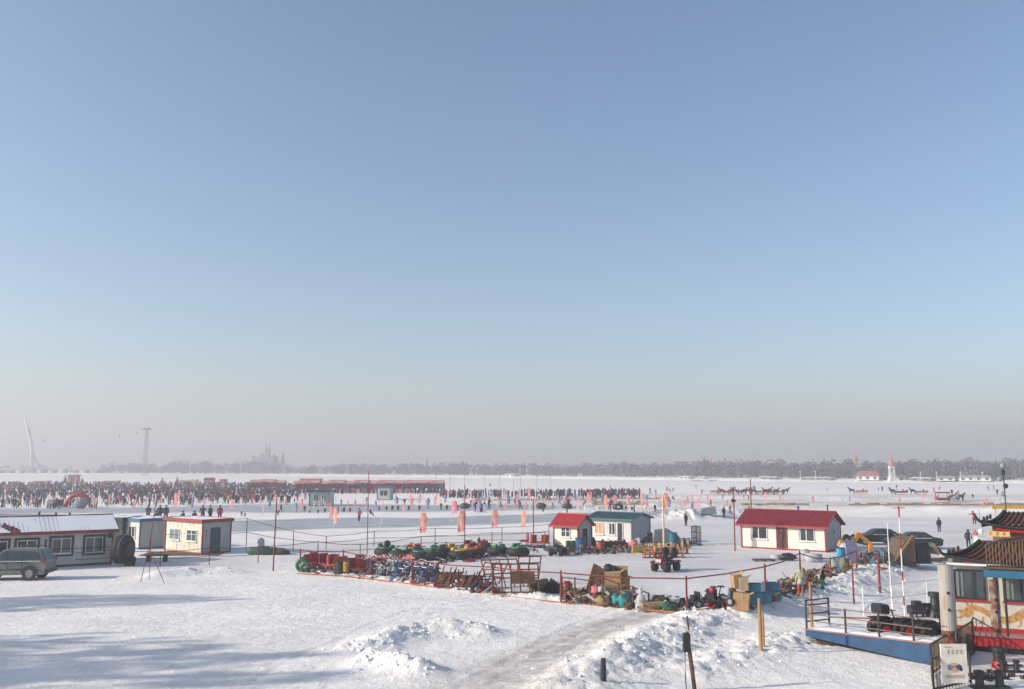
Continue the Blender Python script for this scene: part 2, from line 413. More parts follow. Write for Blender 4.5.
# a wood that reads as one mass
wd = MB(); dens = mat('far_wood', (.20,.20,.215), .95, var=.3, scale=.05)
for i in range(1500):
    px = random.uniform(-90, 1120); bk = random.uniform(9, 110); p = shore(px, bk)
    if px < 100 and random.random() < .75: continue
    big = noise.noise(Vector((px*.018, 3, 0)))
    h = (7.0 + 3.4*big + 1.8*noise.noise(Vector((px*.09, 5, 0))) + (px > 560)*1.3 + random.uniform(-1.8,1.8)*(1 if random.random() < .8 else 1.7)) * (1.0 if px > 110 else .8)
    if px < 560: h *= 1.0+.35*(1-px/560)
    wd.tube([(p.x,p.y,1.0),(p.x,p.y,h*.6)], .22, 3)
    crown(wd, (p.x,p.y,h*.52+.8), h*.36, h*.46, 70, size=h*.055)
tag(wd.build('bare_wood_belt', dens), kind='stuff')
# single taller trees standing before the belt on the right
def tree_proto():
    r = empty('bare_tree', 'tall bare tree rising above the grey wood on the far right bank', 'tree', group='bare trees on the far bank')
    tr = MB(); tr.tube([(0,0,0),(.1,0,3),(0,.1,6),(.2,0,9.5)], [.28,.2,.13,.04], 6)
    for k in range(9):
        a = k*2.4; z = 3+k*.6; L_ = 2.8-k*.16
        tr.tube([(0,0,z),(math.cos(a)*L_*.5,math.sin(a)*L_*.5,z+1.0),(math.cos(a)*L_,math.sin(a)*L_,z+2.6)], [.1,.06,.02], 4)
    tr.build('trunk', bark, r)
    cr = MB(); crown(cr, (0,0,7), 3.2, 4.0, 260, size=.34); cr.build('crown', twig, r); return r
tp = tree_proto()
for i in range(26):
    px = [705,718,742,756,769,781,800,812,826,838,848,866,881,902,913,924,936,947,959,968,977,988,996,1004,1009,850][i]
    dup(tp, shore(px, random.uniform(12,26))+Vector((0,0,1)), random.uniform(0,6), sc=random.uniform(.72,1.0))
def conifer(px, py, h, label):
    r = empty('fir_tree', label, 'tree', at(px, py)); t_ = MB(); t_.tube([(0,0,0),(0,0,h*.9)], [h*.03,.02], 6); t_.build('trunk', bark, r)
    c_ = MB()
    for k in range(14):
        z = h*(.12+.86*k/14); q = h*.27*(1-k/15)
        for j in range(9):
            a = j*.7+k*1.3; e = q*random.uniform(.75,1.1)
            c_.add([(0,0,z+.25*q),(math.cos(a-.32)*e*.9,math.sin(a-.32)*e*.9,z-.12*q),(math.cos(a)*e,math.sin(a)*e,z-.3*q),(math.cos(a+.32)*e*.9,math.sin(a+.32)*e*.9,z-.1*q)], [(0,1,2,3)])
    c_.build('crown', fir, r)
conifer(162, 484, 3.9*.9, 'small dark fir behind the crowd, leftmost of the three in a row')
conifer(177, 484, 4.0*.95, 'small dark fir behind the crowd, middle one of the three in a row')
conifer(192, 483.5, 3.2*.9, 'small dark fir beside the yellow stall, rightmost of the three in a row')
conifer(65, 484, 5.2*.9, 'dark bushy fir standing left of the red stall behind the crowd')
conifer(82, 484, 3.6, 'small fir standing right of the red stall behind the crowd')

def dep_scale(p): return (p.y*cp)/F      # metres per picture point at p
# palace with many spires, far left
p = shore(266, 60); u = p.length/F; r = empty('spired_palace', 'hazy pale palace with domes and spires above the far wood', 'palace', p)
b_ = MB(); b_.box(-15*u,17*u,-4*u,6*u,0,13*u).box(-12*u,9*u,-5*u,5*u,13*u,17*u).box(-6*u,3*u,-4*u,4*u,17*u,20*u); b_.build('main_hall', palewall, r)
wi = MB()
for i in range(10): wi = MB(); wi.box((-14+i*3.1)*u,(-12.7+i*3.1)*u,-4.05*u-.1,-4*u,5*u,10*u); wi.build('window', greyroof, r)
for x_, h_, w_ in ((-13,22,1.6),(-7,22,1.3),(-4,24,1.2),(-.5,31,1.3),(2.5,30,1.2),(7,23,1.6),(10,20,1.2),(15.5,24,1.5)):
    s_ = MB(); s_.lathe([(w_*u,0),(w_*u,h_*.72*u),(w_*1.25*u,h_*.74*u),(w_*1.3*u,h_*.78*u),(w_*.8*u,h_*.84*u),(w_*.25*u,h_*.9*u),(.05*u,h_*u)], 10, c=(x_*u,0,0)); s_.build('spire', palewall, r, smooth=True)
# obelisk
p = shore(427, 30); u = p.length/F; o = MB(); o.box(-1.1*u,1.1*u,-1.1*u,1.1*u,0,14*u,0,.25*u).box(-.8*u,.8*u,-.8*u,.8*u,14*u,16.5*u,0,.2*u).box(-.4*u,.4*u,-.4*u,.4*u,16.5*u,19.5*u,0,.3*u)
tag(o.build('memorial_tower', greyroof, loc=p), 'slim stepped grey tower rising from the middle of the far wood', 'tower')
# cable car pylon, cables and gondolas
p0 = shore(145, -60); u = p0.length/F
r = empty('cable_car_pylon', 'tall pale green lattice pylon with a wide crossarm, left of the palace', 'pylon', p0)
pg = mat('pale_green_steel', (.22,.34,.32), .6); s_ = MB(); H_ = 43*u
for sx in (-1,1):
    for sy in (-1,1): s_.tube([(sx*1.9*u,sy*1.9*u,0),(sx*.7*u,sy*.7*u,H_)], .28*u, 4)
for k in range(14):
    z0, z1 = H_*k/14, H_*(k+1)/14; w0, w1 = (1.9-1.2*k/14)*u, (1.9-1.2*(k+1)/14)*u
    for sy in (-1,1): s_.tube([(-w0,sy*w0,z0),(w1,sy*w1,z1)], .13*u, 3).tube([(w0,sy*w0,z0),(-w1,sy*w1,z1)], .13*u, 3)
s_.build('lattice', pg, r); s_ = MB(); s_.box(-4.2*u,4.2*u,-.8*u,.8*u,H_-1.2*u,H_).box(-3*u,3*u,-.5*u,.5*u,H_,H_+1*u); s_.build('crossarm', greyroof, r)
CAB = [p0+Vector((-3.8*u,0,H_)), p0+Vector((-140*u,60,H_*.86))]
c_ = MB()
for off in (0, 1.2*u): c_.tube([CAB[0]+Vector((0,0,off)), CAB[0].lerp(CAB[1],.5)+Vector((0,0,off-4*u)), CAB[1]+Vector((0,0,off))], .035*u, 3)
tag(c_.build('cableway_rope', darkm), 'thin sagging cable running left from the lattice pylon', 'cable')
for k, lab in ((.05,'small dark gondola hanging just left of the lattice pylon'),(.2,'small dark gondola hanging farther left of the lattice pylon'),(.9,'small dark gondola hanging beside the leaning white mast')):
    q = CAB[0].lerp(CAB[1],k)-Vector((0,0,4*u*4*k*(1-k))); r = empty('gondola', lab, 'gondola', q)
    g_ = MB(); g_.cube((0,0,-2.6*u),(1.1*u,1.1*u,1.8*u)); g_.build('cabin', darkm, r, bevel=.2*u); g_ = MB(); g_.tube([(0,0,0),(0,0,-1.8*u)], .1*u, 4); g_.build('hanger', darkm, r)
# leaning white mast of a bridge
p0 = flat(32, 474.8); u = p0.length/F; p0.z = 0
s_ = MB(); s_.tube([(-.2*u,0,0),(-.6*u,0,12*u),(-2*u,0,26*u),(-6*u,0,38*u),(-10.5*u,0,51*u)], [2.1*u,1.9*u,1.5*u,1.1*u,.7*u], 8)
r = empty('bridge_mast', 'tall leaning white bridge mast at the far left above the crowd', 'mast', p0); s_.build('pylon', whitep, r, smooth=True)
s_ = MB(); s_.tube([(-5*u,0,40*u),(-1*u,0,22*u),(3*u,0,12*u),(8.5*u,0,4*u)], .45*u, 6); s_.build('cable_stay', greyroof, r)
# long low bridge deck on the far left
s_ = MB(); a, c_ = shore(-60,20), shore(108,30); u = a.length/F
d_ = (c_-a).normalized(); s_.at(a, math.atan2(d_.y,d_.x)); Lg = (c_-a).length; s_.box(0,Lg,-4,4,4.6,6.2)
for k in range(16): s_.box(Lg*k/16,Lg*k/16+2,-3,3,-1,4.6)
tag(s_.build('road_bridge', palewall), 'long low hazy bridge reaching the bank at the far left', 'bridge')

# onion tower with a white belfry, right
p = shore(891.5, 4)+Vector((0,0,.8)); u = p.length/F*.9; r = empty('belfry_tower', 'slender tower with white belfry and orange pointed roof on the right bank', 'tower', p)
orr = mat('faded_orange_roof', (.52,.22,.14), .7)
s_ = MB(); s_.box(-3.4*u,3.4*u,-3*u,3*u,0,3.2*u).box(-2.6*u,2.6*u,-2.4*u,2.4*u,3.2*u,5.2*u); s_.build('base', whitep, r)
s_ = MB()
for sx in (-1,1):
    for sy in (-1,1): s_.box(sx*2.0*u-.45*u,sx*2.0*u+.45*u,sy*1.7*u-.45*u,sy*1.7*u+.45*u,5.2*u,14*u)
s_.box(-2.5*u,2.5*u,-2.2*u,2.2*u,12.6*u,15*u).box(-1.5*u,1.5*u,-1.2*u,1.2*u,5.2*u,9*u); s_.build('belfry', whitep, r)
s_ = MB(); s_.lathe([(3.6*u,14.8*u),(2.7*u,17*u),(1.2*u,21.5*u),(.45*u,22.4*u),(.5*u,23.6*u),(.1*u,27.5*u)], 8); s_.build('spire_roof', orr, r)
p = shore(856, 70)+Vector((0,0,1.5)); u = p.length/F; r = empty('far_tower', 'faint small tower with domed top left of the belfry tower', 'tower', p)
s_ = MB(); s_.box(-1.2*u,1.2*u,-1*u,1*u,0,15*u); s_.build('shaft', palewall, r); s_ = MB(); s_.lathe([(1.7*u,15*u),(1.9*u,17*u),(1.0*u,19*u),(.15*u,23*u)], 8); s_.build('dome', orr, r)
p = shore(711, 60)+Vector((0,0,1.5)); s_ = MB(); s_.tube([(0,0,0),(0,0,12*u)], .3*u, 6).lathe([(1.2*u,11*u),(2.2*u,13*u),(1.2*u,14.5*u),(.1*u,19*u)], 8)
tag(s_.build('water_tower', orr, loc=p), 'faint slim tower with swollen top above the wood, left of the red house', 'tower')
def hall(px0, px1, h, rh, wm, rm, name, label, cat, bk=3, dep=8):
    a, c_ = shore(px0, bk), shore(px1, bk); u = a.length/F; Lg = (c_-a).length; d_ = (c_-a).normalized()
    r = empty(name, label, cat, a+Vector((0,0,.9)), math.atan2(d_.y,d_.x)); s_ = MB(); s_.box(0,Lg,0,dep,0,h*u); s_.build('wall', wm, r)
    s_ = MB(); s_.prism([(-1,h*u),(Lg+1,h*u),(Lg-.12*Lg,(h+rh)*u),(.12*Lg,(h+rh)*u)], -1, dep+1, 0, [0,0,dep*.45,dep*.45]); s_.build('roof', rm, r)
    k = max(2,min(8,int(Lg/3)))
    for i in range(k): s_ = MB(); s_.box(Lg*(i+.3)/k,Lg*(i+.7)/k,-.08,0,.25*h*u,.75*h*u); s_.build('window', greyroof, r)
fadedred = mat('faded_red_roof', (.42,.16,.14), .7)
hall(856, 878, 4.5, 4.0, whitep, fadedred, 'riverside_hall', 'low white hall with wide faded red roof left of the belfry tower', 'hall')
hall(880, 905, 3.4, 1.0, cream, palewall, 'riverside_hall', 'low cream building at the foot of the belfry tower', 'hall', 8)
hall(936, 954, 3.0, 1.4, whitep, palewall, 'riverside_hall', 'small pale building midway between belfry tower and long white hall', 'hall')
hall(958, 990, 3.8, 1.4, whitep, palewall, 'riverside_hall', 'long low white building on the bank at the far right', 'hall')
hall(909, 930, 2.2, 1.0, palewall, snow_m, 'riverside_hall', 'low snow roofed shed right of the belfry tower', 'hall')
hall(679, 688, 2.2, .8, whitep, snow_m, 'white_kiosk', 'small white kiosk on the far bank above the teal cabin, larger one', 'kiosk', -8, 5)
hall(697, 703, 2.0, .8, whitep, snow_m, 'white_kiosk', 'small white kiosk on the far bank, the right one of the pair', 'kiosk', -8, 5)
hall(760, 775, 2.2, .8, palewall, snow_m, 'boat_shed', 'faint low shed under the trees above the red roofed house', 'shed', 4, 6)
hall(800, 830, 2.0, .8, palewall, snow_m, 'boat_shed', 'faint long shed under the trees left of the red roofed hall', 'shed', 4, 6)
hall(505, 514, 2.2, .8, whitep, snow_m, 'boat_shed', 'faint white shed at the foot of the wood in the middle', 'shed', 2, 6)
# lamp masts of the far bank
for i, px in enumerate((190,241,347,471,477,520,527,800,815,920,936,960,982,284)):
    p = shore(px, -2)+Vector((0,0,.4)); u = p.length/F
    s_ = MB(); s_.tube([(0,0,0),(0,0,8.5*u)], .22*u, 4).blob((0,0,8.8*u), .7*u, 0, 6, 0)
    tag(s_.build('lamp_post', whitep, loc=p), 'thin pale lamp post standing along the far bank', 'lamp post', 'lamp posts of the far bank')
# ---------------------------------------------------------------- cabins
def cabin(name, label, cat, A, B, dep, H, wallm, sidem, roofm, trimm, kind='gable', rise=1.0, over=.3, wins=(), sidewins=(), basem=None, snow=0, ribs=.28, cornerm=None):
    """A = near-left corner of the front, B = near-right corner; x runs along the front, y goes back"""
    d = (B-A); Lg = d.length; rz = math.atan2(d.y, d.x); r = empty(name, label, cat, A, rz)
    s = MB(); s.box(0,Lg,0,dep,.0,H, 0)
    # the side walls take a second material, apart from the front
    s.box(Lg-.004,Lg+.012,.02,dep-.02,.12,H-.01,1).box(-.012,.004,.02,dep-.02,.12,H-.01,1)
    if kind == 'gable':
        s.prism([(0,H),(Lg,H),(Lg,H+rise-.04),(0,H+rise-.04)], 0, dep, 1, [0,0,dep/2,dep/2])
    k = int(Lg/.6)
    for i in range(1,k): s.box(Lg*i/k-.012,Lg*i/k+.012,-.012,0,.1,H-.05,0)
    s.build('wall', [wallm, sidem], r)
    s = MB()
    if kind == 'gable':
        o = over; e = rise/(dep/2)*o
        for sg in (0,1):
            def Y(y): return y if sg == 0 else dep-y
            s.add([(-o,Y(-o),H-e),(Lg+o,Y(-o),H-e),(Lg+o,dep/2,H+rise),(-o,dep/2,H+rise),(-o,Y(-o),H-e+.07),(Lg+o,Y(-o),H-e+.07),(Lg+o,dep/2,H+rise+.07),(-o,dep/2,H+rise+.07)],
                  [(0,1,2,3),(4,7,6,5),(0,4,5,1),(1,5,6,2),(3,2,6,7),(0,3,7,4)], 0)
            n = int((Lg+2*o)/ribs)
            for i in range(n+1):
                x = -o+(Lg+2*o)*i/n; a = .02
                s.add([(x-a,Y(-o),H-e+.065),(x+a,Y(-o),H-e+.065),(x+a,dep/2,H+rise+.065),(x-a,dep/2,H+rise+.065),(x-a*.5,Y(-o),H-e+.12),(x+a*.5,Y(-o),H-e+.12),(x+a*.5,dep/2,H+rise+.12),(x-a*.5,dep/2,H+rise+.12)],
                      [(0,1,2,3),(4,7,6,5),(0,4,5,1),(1,5,6,2),(3,2,6,7),(0,3,7,4)], 0)
        s.tube([(-o,dep/2,H+rise+.09),(Lg+o,dep/2,H+rise+.09)], .09, 6)
        rf = s.build('roof', roofm, r)
        s = MB(); s.box(-o,Lg+o,-o-.03,-o,H-e-.10,H-e+.06); s.build('eave_trim', trimm, r)
    elif kind == 'flat':
        s.box(-over,Lg+over,-over,dep+over,H,H+.16); rf = s.build('roof', roofm, r)
        s = MB(); s.box(-over-.02,Lg+over+.02,-over-.04,-over-.001,H-.06,H+.22).box(Lg+over+.001,Lg+over+.04,-over,dep+over,H-.06,H+.22).box(-over-.04,-over-.001,-over,dep+over,H-.06,H+.22).box(-over,Lg+over,dep+over+.001,dep+over+.04,H-.06,H+.22)
        s.build('roof_trim', trimm, r)
    if snow and kind == 'flat':
        s = MB(); n = 14; vs = []
        for j in range(n+1):
            for i in range(n+1):
                x = -over+.03+(Lg+2*over-.06)*i/n; y = -over+.03+(dep+2*over-.06)*j/n
                vs.append((x,y,H+.165+snow*max(0,.6+noise.noise(Vector((x,y,Lg)))*1.2)*(0 if i in (0,n) or j in (0,n) else 1)))
        s.add(vs, [(j*(n+1)+i,j*(n+1)+i+1,(j+1)*(n+1)+i+1,(j+1)*(n+1)+i) for j in range(n) for i in range(n)]); s.build('snow', snow_m, rf, smooth=True)
    if snow and kind == 'gable':       # snow lying in uneven sheets between bare strips
        s = MB(); o = over; e = rise/(dep/2)*o; n, q = 60, 10; vs = []; ok = {}
        for j in range(q+1):
            for i in range(n+1):
                x = -o+.02+(Lg+2*o-.04)*i/n; t = j/q; y = -o+(dep/2+o)*t; z = H-e+(rise+e)*t
                h = .105+snow*(.5+.9*noise.noise(Vector((x*.5,y*.5,1)))); bare = noise.noise(Vector((x*.55+y*.35,y*.12,4))) > .62
                ok[(i,j)] = not bare; vs.append((x,y,z+(h if not bare else .02)))
        s.add(vs, [(j*(n+1)+i,j*(n+1)+i+1,(j+1)*(n+1)+i+1,(j+1)*(n+1)+i) for j in range(q) for i in range(n) if ok[(i,j)] and ok[(i+1,j+1)]]); s.build('snow', snow_m, rf, smooth=True)
    cm = cornerm or trimm
    for x, y in ((0,0),(Lg,0),(Lg,dep),(0,dep)):
        s = MB(); s.box(x-.055,x+.055,y-.055,y+.055,0,H-.02); s.build('corner_post', cm, r)
    s = MB(); s.box(-.03,Lg+.03,-.035,-.013,.0,.14).box(Lg+.013,Lg+.035,-.03,dep+.03,0,.14); s.build('base_beam', basem or trimm, r)
    def opening(kind, a, z0, z1, b, side, fm, pm, extra=None):
        w = MB(); g = MB(); tr = None
        def put(mb, x0,x1,o0,o1,zz0,zz1,m=0):
            if side: mb.box(Lg+o0,Lg+o1,x0,x1,zz0,zz1,m)
            else: mb.box(x0,x1,-o1,-o0,zz0,zz1,m)
        f = .06
        for q in ((a,a+f,z0,z1),(b-f,b,z0,z1),(a+f,b-f,z1-f,z1),(a+f,b-f,z0,z0+f)): put(w,q[0],q[1],.013,.07,q[2],q[3])
        if kind == 'window':
            put(w,(a+b)/2-.035,(a+b)/2+.035,.014,.06,z0+f,z1-f); put(w,a+f,b-f,.014,.05,z1-.4*(z1-z0)-.02,z1-.4*(z1-z0)+.02) if extra == 'cross' else None
            put(w,a-.08,b+.08,.013,.14,z0-.06,z0)
            wo = w.build('window', fm, r); put(g,a+f-.01,b-f+.01,.013,.03,z0+f-.01,z1-f+.01); g.build('pane', pm, wo)
            if extra == 'curtain':
                c_ = MB(); put(c_,a+f,a+(b-a)*.16,.031,.036,z0+f,z1-f); c_.build('curtain', whiteb, wo)
            if extra == 'shutter':
                c_ = MB()
                for xx in (a-.16,b): put(c_,xx,xx+.16,.013,.09,z0-.14,z1+.04)
                put(c_,a-.16,b+.16,.013,.10,z1+.02,z1+.16); put(c_,a-.16,b+.16,.013,.10,z0-.2,z0-.07); c_.build('shutter_frame', darkm, wo)
        else:
            put(g,a+f,b-f,.013,.045,z0+.02,z1-f); dz=(z1-z0)
            do = g.build('door', pm, r); w.build('door_frame', fm, do)
            h_ = MB(); put(h_,b-.2,b-.15,.046,.10,z0+dz*.45,z0+dz*.52); h_.build('handle', darkm, do)
            if extra == 'glazed':
                p_ = MB(); put(p_,a+.16,b-.16,.046,.052,z0+dz*.5,z1-.22); p_.build('pane', glass, do)
    for q in wins: opening(q[0], q[1]*Lg, q[3], q[4], q[2]*Lg, False, *q[5:])
    for q in sidewins: opening(q[0], q[1]*dep, q[3], q[4], q[2]*dep, True, *q[5:])
    return r, Lg, dep

# the red roofed house
A, B, C_ = flat(742,547.6), flat(826,552.4), flat(839,547.5)
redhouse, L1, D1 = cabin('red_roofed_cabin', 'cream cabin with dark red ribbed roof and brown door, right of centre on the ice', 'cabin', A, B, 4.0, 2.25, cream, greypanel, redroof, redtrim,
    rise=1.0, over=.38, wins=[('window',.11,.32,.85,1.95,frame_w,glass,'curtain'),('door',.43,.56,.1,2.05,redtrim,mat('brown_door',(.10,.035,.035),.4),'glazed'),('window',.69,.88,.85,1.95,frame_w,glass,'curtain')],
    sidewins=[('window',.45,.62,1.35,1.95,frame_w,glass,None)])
# decoration with curls on the door: two red paper squares
s = MB()
for z in (1.25,1.65): s.at((L1*.495,-.055,z), 0).add([(-.16,0,0),(0,0,-.16),(.16,0,0),(0,0,.16)], [(0,1,2,3)])
tag(s.build('door_paper', redp, redhouse))
# the small bright red roofed hut
A, B = flat(554,547.5), flat(578,549.5)
hut, L2, D2 = cabin('red_roofed_hut', 'small cream hut with bright red roof beside the teal roofed cabin', 'hut', A, B, 1.9, 2.15, cream, greypanel, redroof2, redtrim, rise=.75, over=.28,
    wins=[('window',.32,.70,1.0,1.85,frame_w,glass,'cross')], sidewins=[('door',.25,.7,.1,1.85,frame_w,mat('dark_door',(.03,.035,.04),.5),None)])
# teal roofed cabin
A, B = flat(590,541.5), flat(632,544)
tealc, L3, D3 = cabin('teal_roofed_cabin', 'long pale cabin with low teal roof behind the small red hut', 'cabin', A, B, 3.5, 2.3, offwhite, greypanel, tealroof, mat('teal_trim',(.05,.16,.17),.5), rise=.42, over=.32,
    wins=[('window',.12,.34,.75,1.9,frame_w,mat('orange_blind',(.62,.36,.22),.7),None),('window',.46,.62,.75,1.9,frame_w,glass,'curtain'),('door',.66,.80,.1,1.95,frame_w,mat('glass_door',(.05,.06,.06),.3),'glazed')])
# cream cabin at the left with rust along its foot
A, B = flat(164.5,550.5), flat(201.5,554.5)
creamc, L4, D4 = cabin('cream_cabin', 'cream flat roofed cabin with red roof edge and rusty foot, third from left', 'cabin', A, B, 2.7, 2.65, creamdirty, greypanel, snow_m, redtrim, kind='flat', over=.16, snow=.05,
    basem=mat('rust_beam',(.40,.17,.07),.8,var=.3), cornerm=rustred,
    wins=[('window',.14,.40,1.0,1.95,frame_w,mat('sky_glass',(.20,.28,.36),.15,spec=.8),None),('window',.60,.86,1.0,1.95,frame_w,glass,'cross')],
    sidewins=[('door',.28,.62,.1,2.15,rustred,tealdoor,None)])
s = MB()                                                          # the two small painted characters beside the door
for k, z in enumerate((1.9,1.55)):
    y = D4*.13; X = L4+.018
    for a,b,c,d in ((-.09,.09,.06,.085),(-.07,.07,-.01,.015),(-.09,.09,-.09,-.065),(-.012,.012,-.07,.12),(-.09,-.065,-.07,.02) if k else (.05,.075,-.08,.0)): s.box(X,X+.006,y+a,y+b,z+c,z+d)
s.build('painted_characters', darkm, creamc)
# blue trimmed cabin
A, B = flat(112,546.5), flat(139,549.5)
bluec, L5, D5 = cabin('blue_trimmed_cabin', 'white flat roofed cabin with blue roof edge and corner posts, second cabin from the left', 'cabin', A, B, 3.2, 2.45, offwhite, greypanel, snow_m, bluetrim, kind='flat', over=.12, snow=.07,
    wins=[('door',.10,.38,.1,2.1,bluetrim,tealdoor,None),('window',.60,.84,1.0,2.0,frame_w,glass,None)])
# the long snow covered barrack at the left edge
A, B = flat(-34,572), flat(111,564)
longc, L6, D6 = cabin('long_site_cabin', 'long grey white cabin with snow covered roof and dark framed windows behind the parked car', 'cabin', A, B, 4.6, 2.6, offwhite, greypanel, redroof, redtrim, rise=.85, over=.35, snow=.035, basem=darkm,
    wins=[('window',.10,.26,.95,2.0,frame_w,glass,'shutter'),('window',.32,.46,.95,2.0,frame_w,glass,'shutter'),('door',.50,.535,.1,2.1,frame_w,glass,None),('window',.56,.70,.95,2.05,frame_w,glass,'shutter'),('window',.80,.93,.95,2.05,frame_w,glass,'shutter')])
s = MB(); s.blob((L6*.975,-.16,2.12), (.16,.12,.2), 0, 8, .05).box(L6*.97,L6*.98,-.14,0,2.2,2.3); s.build('bulkhead_lamp', darkm, longc, smooth=True)
s = MB(); s.tube([(0,-.1,1.28),(L6,-.1,1.28)], .02, 4); s.build('wall_cable', darkm, longc)
# things on and behind the long roof
A, B = flat(84,548), flat(121,548.5)
gc, _, _ = cabin('green_container', 'dark green container with snow on its lid behind the long snowy roof', 'container', A, B, 3.2, 2.5, mat('dark_green_steel',(.04,.12,.09),.6), mat('dark_green_steel',(.04,.12,.09)), snow_m, mat('dark_green_steel',(.04,.12,.09)), kind='flat', over=.03, snow=.1)
A, B = flat(-40,545), flat(70,546)
gc, _, _ = cabin('grey_container', 'long grey flat roofed shed behind the snow covered cabin at the left', 'shed', A, B, 3.0, 2.45, greypanel, greypanel, mat('bluish_roof',(.35,.40,.44),.7), darkm, kind='flat', over=.05)
for i, (x, lab) in enumerate(((28,'short dark vent pipe on the grey shed roof, left one'),(45,'short dark vent pipe on the grey shed roof, middle one'),(59,'short dark vent pipe on the grey shed roof, right one'))):
    p = flat(x, 546.5); s = MB(); s.tube([(0,0,2.55),(0,0,3.1 if i == 0 else 2.9)], .09, 8).lathe([(.16,2.9),(.02,3.02)], 8); tag(s.build('vent_pipe', darkm, loc=(p.x+.2,p.y+1.2,0)), lab, 'pipe')
# blue cabins in the crowd
A, B = flat(309,506), flat(329,506)
cabin('ticket_cabin', 'pale blue ticket cabin with dark roof standing alone before the market stalls', 'cabin', A, B, 4.2, 2.7, mat('pale_blue_panel',(.33,.47,.50),.6), offwhite, greyroof, darkm, kind='flat', over=.25,
    wins=[('window',.22,.45,.9,2.1,frame_w,glass,None),('window',.62,.85,.9,2.1,frame_w,glass,None)])
A, B = flat(377,500), flat(390,500)
cabin('ticket_cabin', 'smaller pale cabin with teal roof half hidden among pink flags', 'cabin', A, B, 5, 2.7, offwhite, greypanel, tealroof, tealroof, kind='flat', over=.3,
    wins=[('window',.2,.8,.9,2.1,frame_w,glass,None)])

# red roofed market stalls behind the crowd: each stall a thing
def stall_proto():
    r = empty('market_stall', 'open market stall under the long row of red roofs behind the ice rink', 'stall', group='red roofed stalls behind the rink')
    s = MB(); s.prism([(-2.3,2.6),(2.3,2.6),(2.3,3.4),(-2.3,3.4)], -2.2, 2.2, 0, [0,0,1.9,1.9]); s.build('roof', mat('stall_tin',(.56,.34,.32),.7,col2=(.45,.20,.19),scale=.6), r)
    s = MB(); s.box(-2.2,2.2,1.7,1.9,.1,2.6,0).box(-2.2,-2.1,-1.8,1.7,.1,2.6,0); s.build('back_wall', palewall, r)
    s = MB(); s.box(-2.1,2.1,-1.9,-1.3,.1,1.0); s.build('counter', mat('pink_counter',(.6,.3,.26),.7), r)
    for x in (-2.1,2.1): s = MB(); s.box(x-.06,x+.06,-2,-1.9,0,2.6); s.build('post', woodd, r)
    for k in range(3): s = MB(); s.blob((-1.3+k*1.3,-2.0,2.15), (.22,.22,.28), 0, 8, 0); s.build('lantern', redp, r)
    return r
sp_ = stall_proto()
xs = [258,268,278]+[304+i*8.3 for i in range(17)]
for i, x in enumerate(xs): dup(sp_, at(x, 492.5 if i > 2 else 491), .02*math.sin(i), sc=(1.0,1,1.0+.06*math.sin(i*2)))
def booth(px, py, w, h, d, wm, rm, name, label, cat='stall', kind='flat', rise=.6):
    A = flat(px-w*ppm(py)/2, py); B = flat(px+w*ppm(py)/2, py)
    return cabin(name, label, cat, A, B, d, h, wm, wm, rm, rm, kind=kind, rise=rise, over=.2, wins=[('window',.25,.75,.9,h-.5,frame_w,glass,None)])[0]
pinkw = mat('pink_booth', (.60,.22,.20), .7)
booth(72, 484.5, 3.6, 3.8, 3, pinkw, redroof, 'red_stall', 'bright red stall between two firs behind the crowd at far left')
booth(187, 486, 6.5, 2.2, 3, mat('straw_booth',(.62,.50,.30),.8), cream, 'yellow_stall', 'long straw yellow stall in front of the small fir behind the crowd')
booth(208, 486, 3.2, 2.4, 3, pinkw, redroof, 'pink_stall', 'pink stall to the right of the yellow stall behind the crowd', kind='gable')
booth(222, 486, 1.8, 2.3, 3, pinkw, redroof, 'pink_stall', 'narrow pink stall beside the wider pink one behind the crowd')
booth(310, 488, 7, 3.0, 3, mat('peach_booth',(.75,.42,.32),.8), orr, 'peach_stall', 'long peach coloured stall directly behind the pale blue ticket cabin')
booth(297, 488, 2.5, 2.4, 3, mat('peach_booth',(.75,.42,.32)), snow_m, 'peach_stall', 'low snow topped peach stall left of the long peach stall')
booth(110, 486.5, 5, 2.0, 3, pinkw, cream, 'low_stall', 'low red stall with pale roof behind the crowd above the blue trimmed cabin')
booth(40, 486, 5, 1.9, 3, pinkw, snow_m, 'low_stall', 'low red stall behind the crowd near the white mast')
s = MB(); arc = [(math.cos(a)*2.3,0,math.sin(a)*2.3) for a in [math.pi*k/14 for k in range(15)]]; s.tube(arc, .42, 8)
tag(s.build('inflatable_arch', redp, loc=at(78,507.5), smooth=True), 'red inflatable arch standing over the crowd at the left', 'arch')
s = MB(); s.blob((0,0,.9), (1.2,1.1,1.0), 0, 12, .03); tag(s.build('grey_dome', greyb, loc=at(80.5,508.5), smooth=True), 'round grey dome tent under the red inflatable arch', 'tent')

# dark round bundle by the barrack's end
p = flat(122,566); r = empty('drum_stack', 'tall dark round drum of rubber leaning against the long cabin end', 'drum', p, R(80))
s = MB(); s.lathe([(.95,-.40),(1.05,-.34),(1.05,-.1),(.97,-.05),(1.05,.0),(1.05,.30),(.95,.36)], 20, axis='y', c=(0,0,1.14+.05)); s.build('drum', rubber, r, smooth=False)
s = MB(); s.lathe([(.5,-.16),(.55,0),(.5,.12)], 14, axis='y', c=(0,-.45,1.19)); s.build('hub', darkm, r)
s = MB(); s.blob((.3,-.6,.35), (.35,.3,.38), 0, 8, .2).blob((-.2,-.6,.25), (.3,.25,.3), 0, 8, .2, 4); s.build('tarpaulin', rubber, r)
p = flat(157,561.5); r = empty('low_bench', 'low dark bench on the snow before the blue trimmed cabin', 'bench', p, R(8)); s = MB(); s.box(-.85,.85,-.25,.25,.42,.52); s.build('seat', darkm, r)
for x in (-.6,.6): s = MB(); s.box(x-.14,x+.14,-.2,.2,0,.42); s.build('leg', darkm, r)
